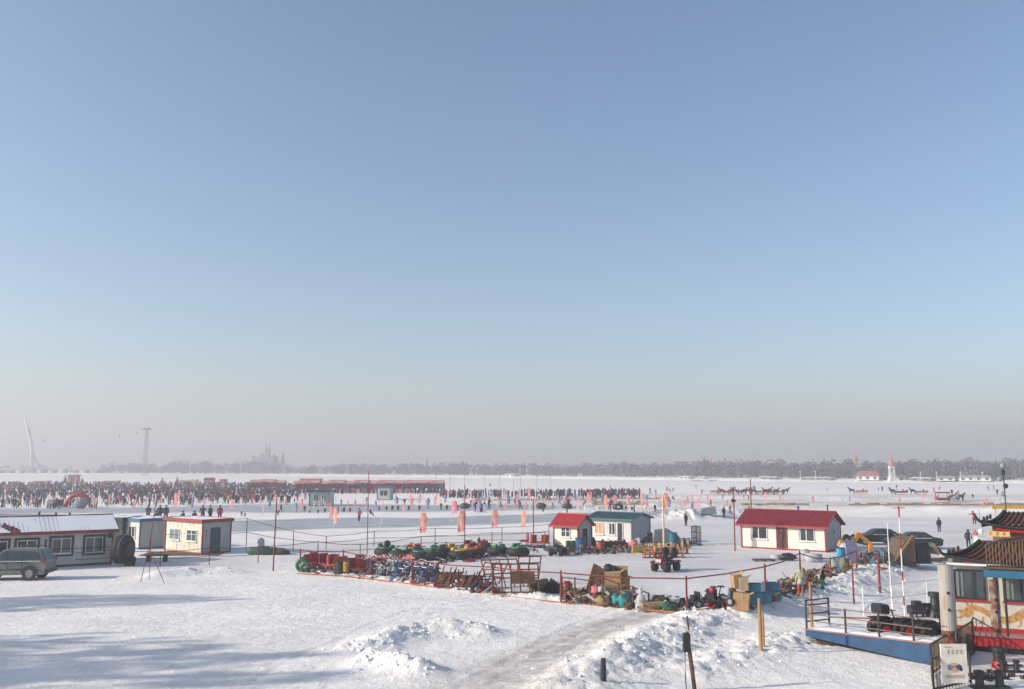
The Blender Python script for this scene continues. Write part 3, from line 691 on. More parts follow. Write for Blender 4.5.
# plank deck between the two cabins
a = flat(139,556); s = MB()
for k in range(9): s.at(a, R(4)).box(0,6.3,k*.36,k*.36+.33,.02,.07)
tag(s.build('plank_walk', woodd), 'worn plank walk lying on the snow before the cream cabin', 'boardwalk')

# ---------------------------------------------------------------- vehicles
def wheel(r, x, y, rad, wd, hubm, z=None):
    s = MB(); z = rad if z is None else z; sg = 1 if y > 0 else -1
    s.lathe([(rad*.6,-wd/2),(rad*.93,-wd/2),(rad,-wd*.32),(rad,wd*.32),(rad*.93,wd/2),(rad*.6,wd/2)], 20, axis='y', c=(x,y,z)); t = s.build('wheel', rubber, r)
    s = MB(); s.lathe([(rad*.6,-.03),(rad*.58,.02),(rad*.2,.0),(rad*.14,.03),(.01,.03)][::sg], 12, axis='y', c=(x,y+sg*wd*.42,z))
    for k in range(5): a = k*1.257; s.box(x+math.cos(a)*rad*.34-.03,x+math.cos(a)*rad*.34+.03,y+sg*wd*.42,y+sg*(wd*.42+.02),z+math.sin(a)*rad*.34-.03,z+math.sin(a)*rad*.34+.03)
    s.build('rim', hubm, t); return t
def car(name, label, loc, rz, paint, Lc, Wc, prof, glassprof, belt, wheels, rad, rails=False, sc=1, chrome=None):
    r = empty(name, label, 'car', loc, rz); r.scale = (sc,)*3; w = Wc/2
    s = MB(); lo = [p for p in prof]
    def ins(p): return .0 if p[1] < belt+.02 else (p[1]-belt)*.42
    def rd(p): return ins(p)+(.10 if p[0] < .15 or p[0] > Lc-.15 else 0)+(.05 if p[1] < .35 else 0)
    s.prism(lo, -w, w, 0, [rd(p) for p in lo]); b = s.build('body', paint, r, bevel=.05, smooth=False)
    for sg in (-1,1):
        for gp in glassprof:
            s = MB(); vs = [(x, sg*(w+.006-(z-belt)*.42), z) for x,z in gp]+[(x, sg*(w-.03-(z-belt)*.42), z) for x,z in gp]; n = len(gp)
            s.add(vs, [tuple(range(n)), tuple(range(2*n-1,n-1,-1))]+[(i,n+i,n+(i+1)%n,(i+1)%n) for i in range(n)]); s.build('side_window', glass, r)
    for x in wheels:
        for sg in (-1,1):
            wheel(r, x, sg*(w-.11), rad, .24, chrome or greyb)
            s = MB(); s.lathe([(rad*1.16,-.01),(rad*1.16,.008)], 20, axis='y', c=(x,sg*(w+.002),rad+.02)); s.build('wheel_arch', darkm, r)
            pass
    for sg in (-1,1):
        s = MB(); xs_ = [p[0] for gp in glassprof for p in gp]; s.box(min(xs_),max(xs_),sg*(w+.008)-.008,sg*(w+.008)+.008,belt-.05,belt-.01); s.build('belt_trim', frame_w, r)
        s = MB(); s.box(.45,Lc-.45,sg*(w+.006)-.008,sg*(w+.006)+.008,.58,.63); s.build('side_moulding', darkm, r)
    return r
grey_paint = mat('silver_green_paint', (.27,.29,.27), .3, metal=.55, var=.05)
P = [(0,.45),(.05,.95),(.25,1.02),(1.25,1.12),(2.0,1.72),(2.2,1.76),(4.25,1.74),(4.62,1.15),(4.7,1.0),(4.72,.45),(4.55,.32),(.2,.30)]
G = [[(1.45,1.15),(2.02,1.64),(2.12,1.66),(2.3,1.66),(2.3,1.15)],[(2.36,1.15),(2.36,1.66),(3.2,1.66),(3.2,1.15)],[(3.26,1.15),(3.26,1.66),(4.12,1.62),(4.36,1.18)]]
ploc = flat(-13, 581.5); p2 = flat(60, 578)
suv = car('parked_car', 'silver beige estate off-roader with roof rails parked at the left edge of the snow', (ploc.x-1.35,ploc.y+1.0,0), R(4), grey_paint, 4.72, 1.86, P, G, 1.12, (.9,3.75), .39, sc=1.02, chrome=mat('alloy',(.35,.36,.37),.4,metal=.6))
suv.scale = (1.0,1.0,1.12)
for sg in (-1,1):
    s = MB(); s.tube([(2.35,sg*.62,1.77),(2.5,sg*.62,1.88),(4.0,sg*.62,1.87),(4.15,sg*.62,1.76)], .028, 6); s.build('roof_rail', darkm, suv)
    s = MB(); s.cube((1.62,sg*1.02,1.14), (.16,.2,.17)); s.build('wing_mirror', grey_paint, suv, bevel=.03)
    s = MB(); s.box(4.55,4.70,sg*.84-.05,sg*.84+.05,1.0,1.2); s.build('tail_light', redp, suv)
    s = MB(); s.box(.06,.25,sg*.66-.18,sg*.66+.18,.78,.95); s.build('headlight', glass, suv)
    for x in (2.33,3.23): s = MB(); s.box(x-.008,x+.008,sg*.925-.008,sg*.925+.010,.45,1.1); s.build('door_seam', darkm, suv)
    for x in (2.15,3.05): s = MB(); s.box(x-.09,x+.09,sg*.935-.012,sg*.935+.012,.98,1.01); s.build('door_handle', darkm, suv)
s = MB(); s.box(4.60,4.80,-.85,.85,.42,.62); s.build('bumper', darkm, suv, bevel=.04)
s = MB(); s.add([(4.30,-.68,1.66),(4.66,-.74,1.16),(4.66,.74,1.16),(4.30,.68,1.66)], [(0,1,2,3)]); s.add([(4.27,-.68,1.64),(4.6,-.74,1.16),(4.6,.74,1.16),(4.27,.68,1.64)], [(3,2,1,0)]); s.build('rear_window', glass, suv)
s = MB(); s.add([(1.20,-.78,1.13),(1.98,-.62,1.72),(1.98,.62,1.72),(1.20,.78,1.13)], [(0,1,2,3)]); s.add([(1.26,-.78,1.11),(2.02,-.62,1.70),(2.02,.62,1.70),(1.26,.78,1.11)], [(3,2,1,0)]); s.build('windscreen', glass, suv)
for ho, x_, dp_, h_ in ((redhouse,.93,D1,1.2),(hut,.2,D2,.8),(tealc,.8,D3,.75)):
    s = MB(); X_ = x_*{redhouse.name:L1,hut.name:L2,tealc.name:L3}[ho.name]; s.tube([(X_,dp_*.62,2.6),(X_,dp_*.62,2.6+h_)], .06, 8).lathe([(.13,2.6+h_),(.02,2.72+h_)], 8, c=(X_,dp_*.62,0)); s.build('stove_pipe', darkm, ho)
# two dark saloons to the right of the red roofed house
darkgreen = mat('dark_green_paint', (.035,.055,.055), .35, metal=.3, var=.06)
P2 = [(0,.4),(.04,.8),(.3,.9),(1.35,1.0),(2.05,1.42),(2.4,1.46),(3.3,1.45),(4.0,1.02),(4.6,.96),(4.72,.8),(4.72,.4),(4.5,.28),(.2,.28)]
G2 = [[(1.62,1.02),(2.1,1.36),(2.3,1.38),(2.62,1.38),(2.62,1.02)],[(2.68,1.02),(2.68,1.38),(3.25,1.37),(3.75,1.02)]]
a = flat(856,545); c1 = car('parked_car', 'dark green saloon parked behind the junk, left of the two dark cars', (a.x,a.y+.8,0), R(-4), darkgreen, 4.72, 1.8, P2, G2, 1.0, (.88,3.8), .34)
a = flat(889,549); c2 = car('parked_car', 'dark saloon with its tailgate towards the tarpaulin, right of the two dark cars', (a.x,a.y+.8,0), R(-8), darkgreen, 4.72, 1.8, P2, G2, 1.0, (.88,3.8), .34)
for c_ in (c1, c2):
    s = MB(); s.add([(3.34,-.66,1.45),(3.98,-.74,1.06),(3.98,.74,1.06),(3.34,.66,1.45)], [(0,1,2,3)]); s.add([(3.3,-.66,1.43),(3.9,-.74,1.04),(3.9,.74,1.04),(3.3,.66,1.43)], [(3,2,1,0)]); s.build('rear_window', glass, c_)
    for sg in (-1,1): s = MB(); s.box(4.66,4.75,sg*.72-.14,sg*.72+.14,.72,.86); s.build('tail_light', redp, c_)

# quads and karts
def quad(name, label, paint, cat='quad bike'):
    r = empty(name, label, cat)
    for x in (-.55,.6):
        for y in (-.42,.42): wheel(r, x, y, .28, .26, darkm)
    s = MB(); s.prism([(-.8,.42),(-.75,.62),(-.3,.66),(-.1,.55),(.25,.66),(.5,.98),(.85,.8),(.95,.5),(.6,.45),(.3,.34),(-.3,.34)], -.22, .22); s.build('body', paint, r, bevel=.03)
    for x in (-.55,.6):
        for y in (-.42,.42): s = MB(); s.prism([(x-.36,.5),(x-.26,.64),(x+.24,.64),(x+.36,.5),(x+.22,.6),(x-.22,.6)], y-.13, y+.13); s.build('mudguard', paint, r)
    s = MB(); s.prism([(-.7,.66),(-.62,.80),(.05,.80),(.2,.68)], -.16, .16); s.build('seat', darkm, r, bevel=.03)
    s = MB(); s.tube([(.42,0,.7),(.28,0,.98)], .035, 6).tube([(.18,-.38,1.02),(.3,-.2,1.0),(.3,.2,1.0),(.18,.38,1.02)], .025, 6); s.build('handlebar', darkm, r)
    s = MB()
    for y in (-.3,-.1,.1,.3): s.tube([(-.95,y,.74),(-.5,y,.76)], .014, 4)
    s.tube([(-.95,-.3,.74),(-.95,.3,.74)], .014, 4); s.build('rack', darkm, r)
    s = MB(); s.tube([(.98,-.25,.45),(1.05,-.15,.6),(1.05,.15,.6),(.98,.25,.45)], .02, 5); s.build('bumper', darkm, r); return r
qr = quad('quad_bike', 'red and black quad bike standing on the ice right of the wooden sledges', mat('quad_red',(.16,.02,.025),.4))
dup(qr, at(666,571), R(-130), sc=1.15)
s = MB()
for y in (-.3,.3): s = MB(); s.torus((-.5,y,1.08), .2, .12, 18, 8, 0, 'y'); s.build('spare_tyre', rubber, qr)
qk = quad('quad_bike', 'black quad bike by the small red roofed hut, facing the camera', darkm)
dup(qk, at(558,555.5), R(-110), sc=1.0)
# ---------------------------------------------------------------- people
skin_m = mat('skin', (.45,.27,.19), .6); black_c = mat('black_coat', (.018,.02,.026), .85); hair_m = mat('dark_hair', (.02,.016,.014), .8)
COATS = {'black': black_c, 'navy': mat('navy_coat', (.02,.035,.08), .85), 'dark green': mat('green_coat', (.03,.07,.055), .85), 'red': mat('red_coat', (.40,.035,.045), .8),
  'grey': mat('grey_coat', (.13,.14,.16), .85), 'white': mat('white_coat', (.62,.62,.63), .8), 'pink': mat('pink_coat', (.60,.20,.26), .8), 'blue': mat('blue_coat', (.05,.16,.38), .8), 'brown': mat('brown_coat', (.13,.07,.05), .85), 'yellow': mat('yellow_coat', (.6,.55,.12), .8)}
trs_m = mat('dark_trousers', (.025,.028,.04), .9)
SKEL = {  # joints: pelvis first. x = right, y = away from the face, z up
 'stand': dict(h=1.70, J=[(0,0,.93),(0,0,1.15),(0,-.01,1.38),(0,-.02,1.50),(0,-.03,1.60),(.11,0,.86),(.12,-.01,.48),(.12,.01,.09),(.12,-.14,.04),(-.11,0,.86),(-.12,-.02,.48),(-.12,.01,.09),(-.12,-.14,.04),(.2,0,1.38),(.27,.0,1.10),(.26,-.08,.86),(-.2,0,1.38),(-.27,0,1.10),(-.26,-.08,.86)]),
 'walk': dict(h=1.70, J=[(0,0,.92),(0,-.02,1.15),(0,-.05,1.38),(0,-.07,1.50),(0,-.10,1.60),(.10,-.02,.85),(.11,-.20,.50),(.11,-.28,.12),(.11,-.44,.08),(-.10,0,.85),(-.11,.05,.47),(-.11,.30,.14),(-.11,.20,.05),(.2,-.04,1.38),(.27,.12,1.13),(.26,.12,.92),(-.2,-.04,1.38),(-.27,-.16,1.14),(-.24,-.34,1.02)]),
 'sit': dict(h=1.25, J=[(0,0,.42),(0,.02,.66),(0,-.02,.90),(0,-.05,1.02),(0,-.09,1.12),(.11,-.05,.40),(.15,-.42,.46),(.14,-.50,.10),(.14,-.64,.05),(-.11,-.05,.40),(-.15,-.42,.46),(-.14,-.50,.10),(-.14,-.64,.05),(.2,-.02,.90),(.27,-.12,.66),(.18,-.36,.58),(-.2,-.02,.90),(-.27,-.12,.66),(-.18,-.36,.58)]),
 'reach': dict(h=1.70, J=[(0,0,.92),(0,-.02,1.15),(0,-.08,1.38),(0,-.12,1.49),(0,-.17,1.59),(.11,0,.86),(.14,-.03,.48),(.16,.03,.09),(.16,-.12,.04),(-.11,0,.86),(-.14,.03,.48),(-.16,.08,.09),(-.16,-.08,.04),(.2,-.08,1.38),(.36,-.24,1.24),(.46,-.48,1.26),(-.2,-.06,1.38),(-.29,-.05,1.12),(-.27,-.14,.9)]),
 'bend': dict(h=1.45, J=[(0,.08,.90),(0,-.06,1.06),(0,-.26,1.20),(0,-.36,1.26),(0,-.46,1.27),(.11,.06,.84),(.13,-.04,.47),(.13,.04,.09),(.13,-.10,.04),(-.11,.06,.84),(-.13,-.02,.47),(-.13,.06,.09),(-.13,-.08,.04),(.19,-.26,1.18),(.22,-.34,.92),(.18,-.46,.74),(-.19,-.26,1.18),(-.22,-.34,.92),(-.18,-.46,.74)]),
}
EDG = [(0,1),(1,2),(2,3),(3,4),(0,5),(5,6),(6,7),(7,8),(0,9),(9,10),(10,11),(11,12),(2,13),(13,14),(14,15),(2,16),(16,17),(17,18)]
RAD = [.165,.16,.155,.065,.105,.11,.085,.065,.05,.11,.085,.065,.05,.085,.068,.05,.085,.068,.05]
BODY = {}
def body_mesh(pose, coat, legs=None, hat='black'):
    key = (pose, coat, legs, hat)
    if key in BODY: return BODY[key]
    if pose not in BODY:
        K = SKEL[pose]; me = bpy.data.meshes.new('person'); me.from_pydata(K['J'], EDG, []); o = bpy.data.objects.new('person', me); COL.objects.link(o)
        sk = o.modifiers.new('s', 'SKIN'); sk.use_smooth_shade = True
        for i, v in enumerate(me.skin_vertices[0].data): v.radius = (RAD[i], RAD[i]*(.82 if i in (0,1,2) else 1)); v.use_root = (i == 0)
        ss = o.modifiers.new('u', 'SUBSURF'); ss.levels = 1; ss.render_levels = 1
        dg = bpy.context.evaluated_depsgraph_get(); dg.update(); bme = bpy.data.meshes.new_from_object(o.evaluated_get(dg)); bpy.data.objects.remove(o)
        J = [Vector(j) for j in K['J']]; pm = []
        for p in bme.polygons:
            c = p.center; best = min(range(len(EDG)), key=lambda e: ((lambda a,b: (c-(a+(b-a)*max(0,min(1,(c-a).dot(b-a)/((b-a).length_squared or 1))))).length)(J[EDG[e][0]],J[EDG[e][1]])-RAD[EDG[e][1]]*.5))
            e = EDG[best]
            if e == (3,4) or e == (2,3) and (c-J[3]).length < .09: k = 3 if (c.z > J[4].z+.03 or c.y > J[4].y+.04) else 2
            elif e in ((7,8),(11,12)): k = 4
            elif e in ((5,6),(6,7),(9,10),(10,11)): k = 1 if c.z < J[0].z-.12 or pose == 'sit' else 0
            elif e in ((14,15),(17,18)) and min((c-J[15]).length,(c-J[18]).length) < .05: k = 4
            else: k = 0
            pm.append(k)
        bme.polygons.foreach_set('material_index', pm); BODY[pose] = bme
    m2 = BODY[pose].copy()
    for q in (COATS[coat] if isinstance(coat,str) else coat, legs or trs_m, skin_m, COATS.get(hat, hair_m) if isinstance(hat,str) else hat, black_c): m2.materials.append(q)
    BODY[key] = m2; return m2
NP = 0
def person(p, pose, coat, label, rz=0, h=1.0, group=None, legs=None, hat='black', parts=False):
    global NP
    o = bpy.data.objects.new('person', body_mesh(pose, coat, legs, hat)); COL.objects.link(o); o.location = p; o.rotation_euler = (0,0,rz); o.scale = (h,)*3
    tag(o, label, 'person', group); NP += 1
    if parts:
        J = SKEL[pose]['J'][4]; hm_ = COATS.get(hat, hair_m) if isinstance(hat,str) else hat
        s = MB(); s.lathe([(.118,-.02),(.125,.03),(.10,.10),(.04,.135)], 10, c=(J[0],J[1]+.01,J[2]+.02)).torus((J[0],J[1]+.01,J[2]+.015), .11, .022, 12, 6); s.build('hat', hm_, o, smooth=True)
        J = SKEL[pose]['J'][0]; s = MB(); s.lathe([(.215,-.16),(.20,0),(.185,.14)], 12, c=J); s.build('coat_skirt', COATS[coat] if isinstance(coat,str) else coat, o, smooth=True)
    return o
rnd = random.Random(11)
cc = ['black']*8+['navy']*4+['dark green']*4+['grey']*4+['red']*3+['white']*3+['pink']*2+['blue']*2+['brown']*3+['yellow']
# the front rows of the crowd, one by one
def crowd_py(px): return lerp_line(px, [(-20,509.5),(60,509.5),(120,508),(200,506),(260,504.5),(310,504)])
cnt = 0
while cnt < 205:
    px = rnd.uniform(-12, 250) if rnd.random() < .86 else rnd.uniform(240,312)
    py = crowd_py(px)-abs(rnd.gauss(0,1))*4.0-rnd.random()*1.0
    if py < 493: continue
    c_ = rnd.choice(cc); zone = 'left end' if px < 90 else ('middle' if px < 190 else 'right end')
    person(at(px,py), rnd.choice(['stand','stand','walk','reach']), c_, 'distant person in %s coat in the dense crowd, its %s' % (c_, zone), rnd.uniform(0,6.28), rnd.uniform(.93,1.08), 'people in the crowd by the rink', hat=rnd.choice(['black','red','white','grey','black'])); cnt += 1
# the far rows of the crowd, beyond counting
cw = MB(); cmats = [COATS[k] for k in ('black','navy','dark green','grey','red','white','pink','blue','brown')]; wts = [9,5,5,6,3,4,3,3,3]
def tiny(mb, p, rz, m1, m2, h=1.0):
    mb.at(p, rz, sc=h)
    mb.add([(-.13,-.08,0),(.13,-.08,0),(.13,.08,0),(-.13,.08,0),(-.15,-.1,.85),(.15,-.1,.85),(.15,.1,.85),(-.15,.1,.85)], [(0,1,5,4),(1,2,6,5),(2,3,7,6),(3,0,4,7)], m2)
    mb.add([(-.17,-.11,.85),(.17,-.11,.85),(.17,.11,.85),(-.17,.11,.85),(-.25,-.12,1.38),(.25,-.12,1.38),(.25,.12,1.38),(-.25,.12,1.38)], [(0,1,5,4),(1,2,6,5),(2,3,7,6),(3,0,4,7),(4,5,6,7)], m1)
    mb.lathe([(.05,1.36),(.12,1.47),(.11,1.62),(.03,1.7)], 6, m2)
for i in range(2300):
    px = rnd.uniform(-14, 300) if rnd.random() < .8 else rnd.uniform(300, 440)
    py = rnd.uniform(485.3, 500) if px < 270 else rnd.uniform(487.5, 497 if px < 300 else 494)
    if px < 120 and rnd.random() < .25: py = rnd.uniform(485.3, 490)
    tiny(cw, at(px,py), rnd.uniform(0,6), rnd.choices(range(9), wts)[0], rnd.choice([0,0,1,0,3]), rnd.uniform(.92,1.12))
tag(cw.build('far_crowd', cmats), kind='stuff')
cw = MB()
for i in range(330):
    a_, b_ = rnd.choice([(440,520),(440,520),(520,570),(596,640),(596,640),(560,600)])
    px = rnd.uniform(a_,b_); py = rnd.uniform(495,498.5) if px < 600 else rnd.uniform(494,499)
    tiny(cw, at(px,py), rnd.uniform(0,6), rnd.choices(range(9), wts)[0], 0, rnd.uniform(.85,1.1))
tag(cw.build('people_by_the_pens', cmats), kind='stuff')
# single people elsewhere: px, base line, height in points, pose, coat, facing degrees, label
PPL = [
 (686,526,12.5,'stand','black',30,'dark figure standing alone on the ice before the white snow heap'),
 (724,517.5,11,'stand','black',200,'dark figure between the grey snow heap and the red roofed house'),
 (711,511,8,'stand','dark green',90,'small dark green figure beside the pink flags on the snow heap'),
 (749,514,9,'walk','red',60,'figure in red coat behind the left roof edge of the red roofed house'),
 (730,512,8.5,'walk','brown',90,'small brown figure beside the orange flags behind the red roofed house'),
 (757,513.5,5,'sit','black',0,'left one of two dark people sitting behind the red house roof'),
 (760.5,513.5,5,'sit','black',0,'right one of two dark people sitting behind the red house roof'),
 (798.5,513,8,'walk','blue',180,'person in bright blue coat behind the ridge of the red roofed house'),
 (655,512,8,'stand','black',20,'dark figure standing in front of the straw coloured pens'),
 (687,502,6,'walk','black',70,'dark figure walking on the snow bank above the teal barrel'),
 (669,503,7,'walk','navy',60,'navy figure beside the tall orange flag pole'),
 (626,511,6,'stand','dark green',0,'green figure standing behind the teal roofed cabin'),
 (618.5,511,6,'bend','white',0,'figure in white bending behind the teal roof'),
 (632,511,5,'sit','black',0,'dark person crouching behind the teal roof, near its right end'),
 (650,494,7,'walk','grey',90,'grey figure on the open snow above the pens, left of a pair'),
 (656,495,6,'walk','black',270,'dark figure on the open snow above the pens, right of a pair'),
 (667,492,6,'walk','navy',90,'navy figure on the open snow, with arm towards the far bank'),
 (673,492,5,'walk','grey',90,'grey figure on the open snow beside the navy one'),
 (696,488,4,'walk','black',90,'tiny dark figure near the white kiosks on the far snow'),
 (479,547,10,'stand','black',160,'person in black coat and red cap standing behind the yellow bumper boats'),
 (359,521.5,13,'walk','pink',0,'person in orange pink coat walking along the blue ice lane'),
 (370,516,8,'sit','black',90,'dark person riding a small sledge on the blue ice lane'),
 (338,514,8.5,'stand','black',90,'dark figure beside the orange flag on the ice lane'),
 (281,512.5,9,'walk','dark green',250,'dark green figure on the ice lane, right of the tall pole'),
 (278,515.5,6,'bend','red',0,'person in red bending on the ice lane beside the tall pole'),
 (241.5,516.5,6,'stand','brown',0,'small brown figure on the snow strip right of the cabin roof people'),
 (245,516.5,4,'sit','grey',0,'grey crouching person on the snow strip beside the brown figure'),
 (304.5,512,7,'stand','black',0,'dark figure at the left corner of the pale blue ticket cabin'),
 (310,513,5.5,'sit','yellow',0,'person in yellow vest sitting before the pale blue ticket cabin'),
 (318,513.5,4.5,'sit','black',0,'dark person sitting before the pale blue ticket cabin'),
 (325,513,6,'sit','grey',0,'grey person sitting at the right side of the ticket cabin'),
 (344,512.5,6.5,'sit','grey',0,'grey person crouching at the rink edge right of the ticket cabin'),
 (350,512.5,6,'sit','red',0,'person in red crouching at the rink edge right of the ticket cabin'),
 (379,510.5,5,'sit','red',0,'person in red crouching at the rink edge among blue flags'),
 (386.5,510.5,5,'sit','dark green',0,'green clothed person crouching at the rink edge among blue flags'),
 (392.5,510.5,6,'sit','navy',0,'navy clothed person crouching at the rink edge among blue flags'),
 (398,510.5,6,'sit','brown',0,'brown clothed person crouching beside the pink flag at the rink edge'),
 (404.5,505,7,'stand','black',0,'dark figure standing upright behind the crouching people at the rink'),
 (409,510.5,6,'sit','black',0,'black clothed person crouching at the rink edge, middle of the ice lane'),
 (419.5,510.5,6.5,'sit','red',0,'red clothed person crouching at the rink edge, middle of the ice lane'),
 (441,510,7.5,'stand','brown',0,'brown clothed person beside the blue flag at the rink edge'),
 (447,510,6,'sit','black',0,'black clothed person crouching left of the dark round tub'),
 (458,510,6,'bend','red',0,'red clothed person bending left of the dark round tub'),
 (476,512.5,12,'stand','black',0,'tall dark figure at the rink edge, left one beside white panels'),
 (484.5,512.5,11,'stand','black',20,'dark figure at the rink edge behind white panels'),
 (489,509,10,'reach','navy',40,'navy figure with arm out beside the blue flag'),
 (500.5,508,8,'walk','brown',90,'brown figure carrying something on the rink edge'),
 (519,508,6,'stand','black',0,'small black figure beside the tall pink flag'),
 (490,487,4,'stand','black',0,'tiny black figure alone on the far snow'),
 (543,512,5,'sit','black',0,'black clothed person bending at the left of the dark hedge tub'),
 (939.5,532,14,'stand','black',180,'dark figure walking alone right of the tarpaulin hut'),
 (974.5,524,13,'reach','red',200,'figure in red jacket and dark trousers holding a thin pole'),
 (969,548,18,'stand','black',150,'man in black standing with his back to us beside the white sled heap'),
 (755,491,4.5,'walk','black',0,'tiny dark figure on the open snow left of the horse sledges'),
 (973,499,5.5,'stand','navy',0,'navy figure standing on the far snow right of the white horse'),
 (878.5,490.5,3.2,'stand','black',0,'tiny dark figure between the first and second horse sledge, left of two'),
 (882,491,3.2,'stand','black',0,'tiny dark figure between the first and second horse sledge, right of two'),
 (827,491,3,'walk','black',0,'tiny dark figure left of the first horse sledge'),
 (643.5,551,16.5,'bend','black',80,'person in black bending over the pink sack by the cabin'),
 (558.5,551.5,9,'sit','navy',-60,'person in dark clothes seated on the black quad bike'),
 (574.5,549.5,11,'bend','navy',80,'person in navy and yellow bending by the green bin'),
]
for px, py, hp, pose, coat, rz, lab in PPL:
    q = hp/ppm(py)/SKEL[pose]['h']; person(at(px,py), pose, coat, lab, R(rz), max(.5,min(1.25,q)), parts=hp > 9, hat='red' if 'red cap' in lab else 'black')
for i in range(34):
    px = rnd.uniform(448,640) if i < 16 else rnd.uniform(640,1000); py = rnd.uniform(500,510) if i < 16 else rnd.uniform(488,500); c_ = rnd.choice(['black','navy','grey','red','brown','pink'])
    person(at(px,py), rnd.choice(['stand','walk','bend','sit']), c_, 'tiny figure in %s on the open ice %s' % (c_, 'behind the two small huts' if i < 16 else 'beyond the red roofed house'), rnd.uniform(0,6), rnd.uniform(.85,1.05), 'scattered people in %s on the ice %s' % (c_, 'near' if i < 16 else 'far'))
# people on the snow strip behind the flat roofs
for px, pose, coat, lab in ((147.5,'walk','grey','grey figure striding above the roof of the blue trimmed cabin'),(159.5,'stand','black','large black figure above the blue trimmed cabin, left of two'),(165.5,'stand','black','large black figure above the blue trimmed cabin, right of two'),(156,'sit','black','low black crouching figure at the feet of the two large ones'),
    (183,'sit','black','black figure behind the cream cabin roof, first from the left'),(194,'sit','brown','dark brown figure behind the cream cabin roof, second from the left'),(202.5,'reach','navy','navy figure with arm held out behind the cream cabin roof'),(210,'stand','black','black figure behind the cream cabin roof, fourth from the left'),(219.5,'stand','red','figure in bright red coat behind the right end of the cream cabin roof')):
    person(at(px,521.5), pose, coat, lab, R(rnd.uniform(-40,40)), 1.25 if pose != 'sit' else 1.15, parts=True)
# the two workers behind the snow ridge
vest = mat('hi_vis', (.46,.48,.30), .8, col2=(.28,.38,.46), mix=(.5,.55), scale=6); COATS['hi-vis'] = vest
p = at(801,597); person(p, 'stand', 'hi-vis', 'worker in pale yellow and blue top with orange trousers before the fence', R(170), 25/ppm(597)/1.7, legs=orangep, hat='yellow', parts=True)
p = at(823,590); person(p, 'reach', 'black', 'person in black top with bright green trousers stepping over the fence', R(60), 21/ppm(590)/1.7, legs=mat('green_trousers',(.02,.25,.15),.8), hat='black', parts=True)

# ---------------------------------------------------------------- feather flags
def flag_proto(colm, cname):
    r = MB(); r.tube([(0,0,0),(0,0,1.9),(.02,0,2.9),(.14,0,3.15),(.42,0,3.2)], [.028,.025,.02,.015,.01], 5).cube((0,0,.04),(.5,.08,.06)).cube((0,0,.04),(.08,.5,.06))
    o = r.build('feather_flag', frame_w); vs = []; n = 12
    for k in range(n+1):
        z = 1.2+1.95*k/n; wv = .05*math.sin(k*.9)
        w_ = .62 if z < 2.6 else .62-.22*((z-2.6)/.55)**2
        x0 = 0 if z < 2.9 else .14*(z-2.9)/.25
        for j in range(5): t = j/4; vs.append((x0+w_*t, wv*t+.06*math.sin(t*5+k*.35), z))
    s = MB(); s.add(vs, [(k*5+j,k*5+j+1,(k+1)*5+j+1,(k+1)*5+j) for k in range(n) for j in range(4)], 0)
    s.add([(v[0],v[1]+.012,v[2]) for v in vs], [((k+1)*5+j,(k+1)*5+j+1,k*5+j+1,k*5+j) for k in range(n) for j in range(4)], 0)
    b = s.build('banner', colm, o, smooth=True)
    s = MB(); q = random.Random(3)       # a column of small brush strokes down the cloth
    for k in range(5):
        z = 1.5+k*.30
        for a in range(4):
            cx, cz = .31+q.uniform(-.07,.07), z+q.uniform(-.08,.08)
            if q.random() < .6: s.box(cx-.10,cx+.10,-.085,-.08,cz-.014,cz+.014)
            else: s.box(cx-.014,cx+.014,-.085,-.08,cz-.09,cz+.09)
    s.build('brush_marks', whiteb if cname in ('pink','orange') else blueb if cname == 'white' else whiteb, b)
    tag(o, 'tall %s feather flag planted in the snow beside the rink' % cname, 'flag', '%s feather flags' % cname); return o
FP = {k: flag_proto(m_, n_) for k, (m_, n_) in dict(p=(pinkb,'pink'), o=(orangeb,'orange'), b=(blueb,'blue'), w=(whiteb,'white'), t=(tealb,'teal')).items()}
FN = dict(p='pink', o='orange', b='blue', w='white', t='teal')
FL = """p30,493,511 p49,490,504 o95,497,513 w90,495,509 p108,494,507 p126,493,506 p132,499,513 w154,493,511 p173,492,516 p177,489,505 b190,496,513 p195,497,513 w210,500,512 p230,498,514
p241,497,511 p262,504,521 b268,497,511 p273,496,506 b295,502,518 p299,497,513 p331,506,519 p347,498,509 p354,499,510 b366,496,508 b375,500,512 p382,499,510 w380,516,527 p402,503,517
b396,496,507 p410,497,512 p409,492,508 b426,497,514 p418,492,508 p434,495,510 b444,494,506 p453,500,520 p470,491,502 p463,495,506 b479,499,513 b488,496,507 p504,502,515 b507,494,508
p515,493,509 t529,502,513 p528,487,503 p533,498,510 b552,502,513 b560,497,508 p544,497,506 p563,495,504 p577,497,512 p586,493,508 o604,494,514 p590,491,503 p640,492,510 p645,501,512
b668,499,511 p682,499,512 p697,497,510 p693,502,512 p691,494,503 p707,496,506 p626,494,509 p712,499,510 p726,499,509 p731,495,507 p765,494,507 p779,493,504 b722,493,502 b743,493,501 p812,495,507
t826,496,505 t836,496,504 t842,496,504 t849,496,504 p899,496,505 p922,494,504 p982,498,508 p986,497,507 t888,495,503 t906,496,502 t999,496,504 p613,495,509 p568,496,506 w571,497,508 b434,497,507
p60,496,508 b75,497,509 p145,497,508 p160,496,507 p203,497,508 b222,497,507 p252,497,507 p285,498,509 p313,500,510 p322,497,506 p395,499,509 b340,500,510 p425,499,509 p497,497,507 b518,499,509 b592,500,510""".split()
for i in range(46):
    x_ = rnd.uniform(250,720); y_ = rnd.uniform(493,499) if rnd.random() < .6 else rnd.uniform(499,503); FL.append('%s%.1f,%.1f,%.1f' % (rnd.choice('pppppbow'), x_, y_, y_+rnd.uniform(7,11)))
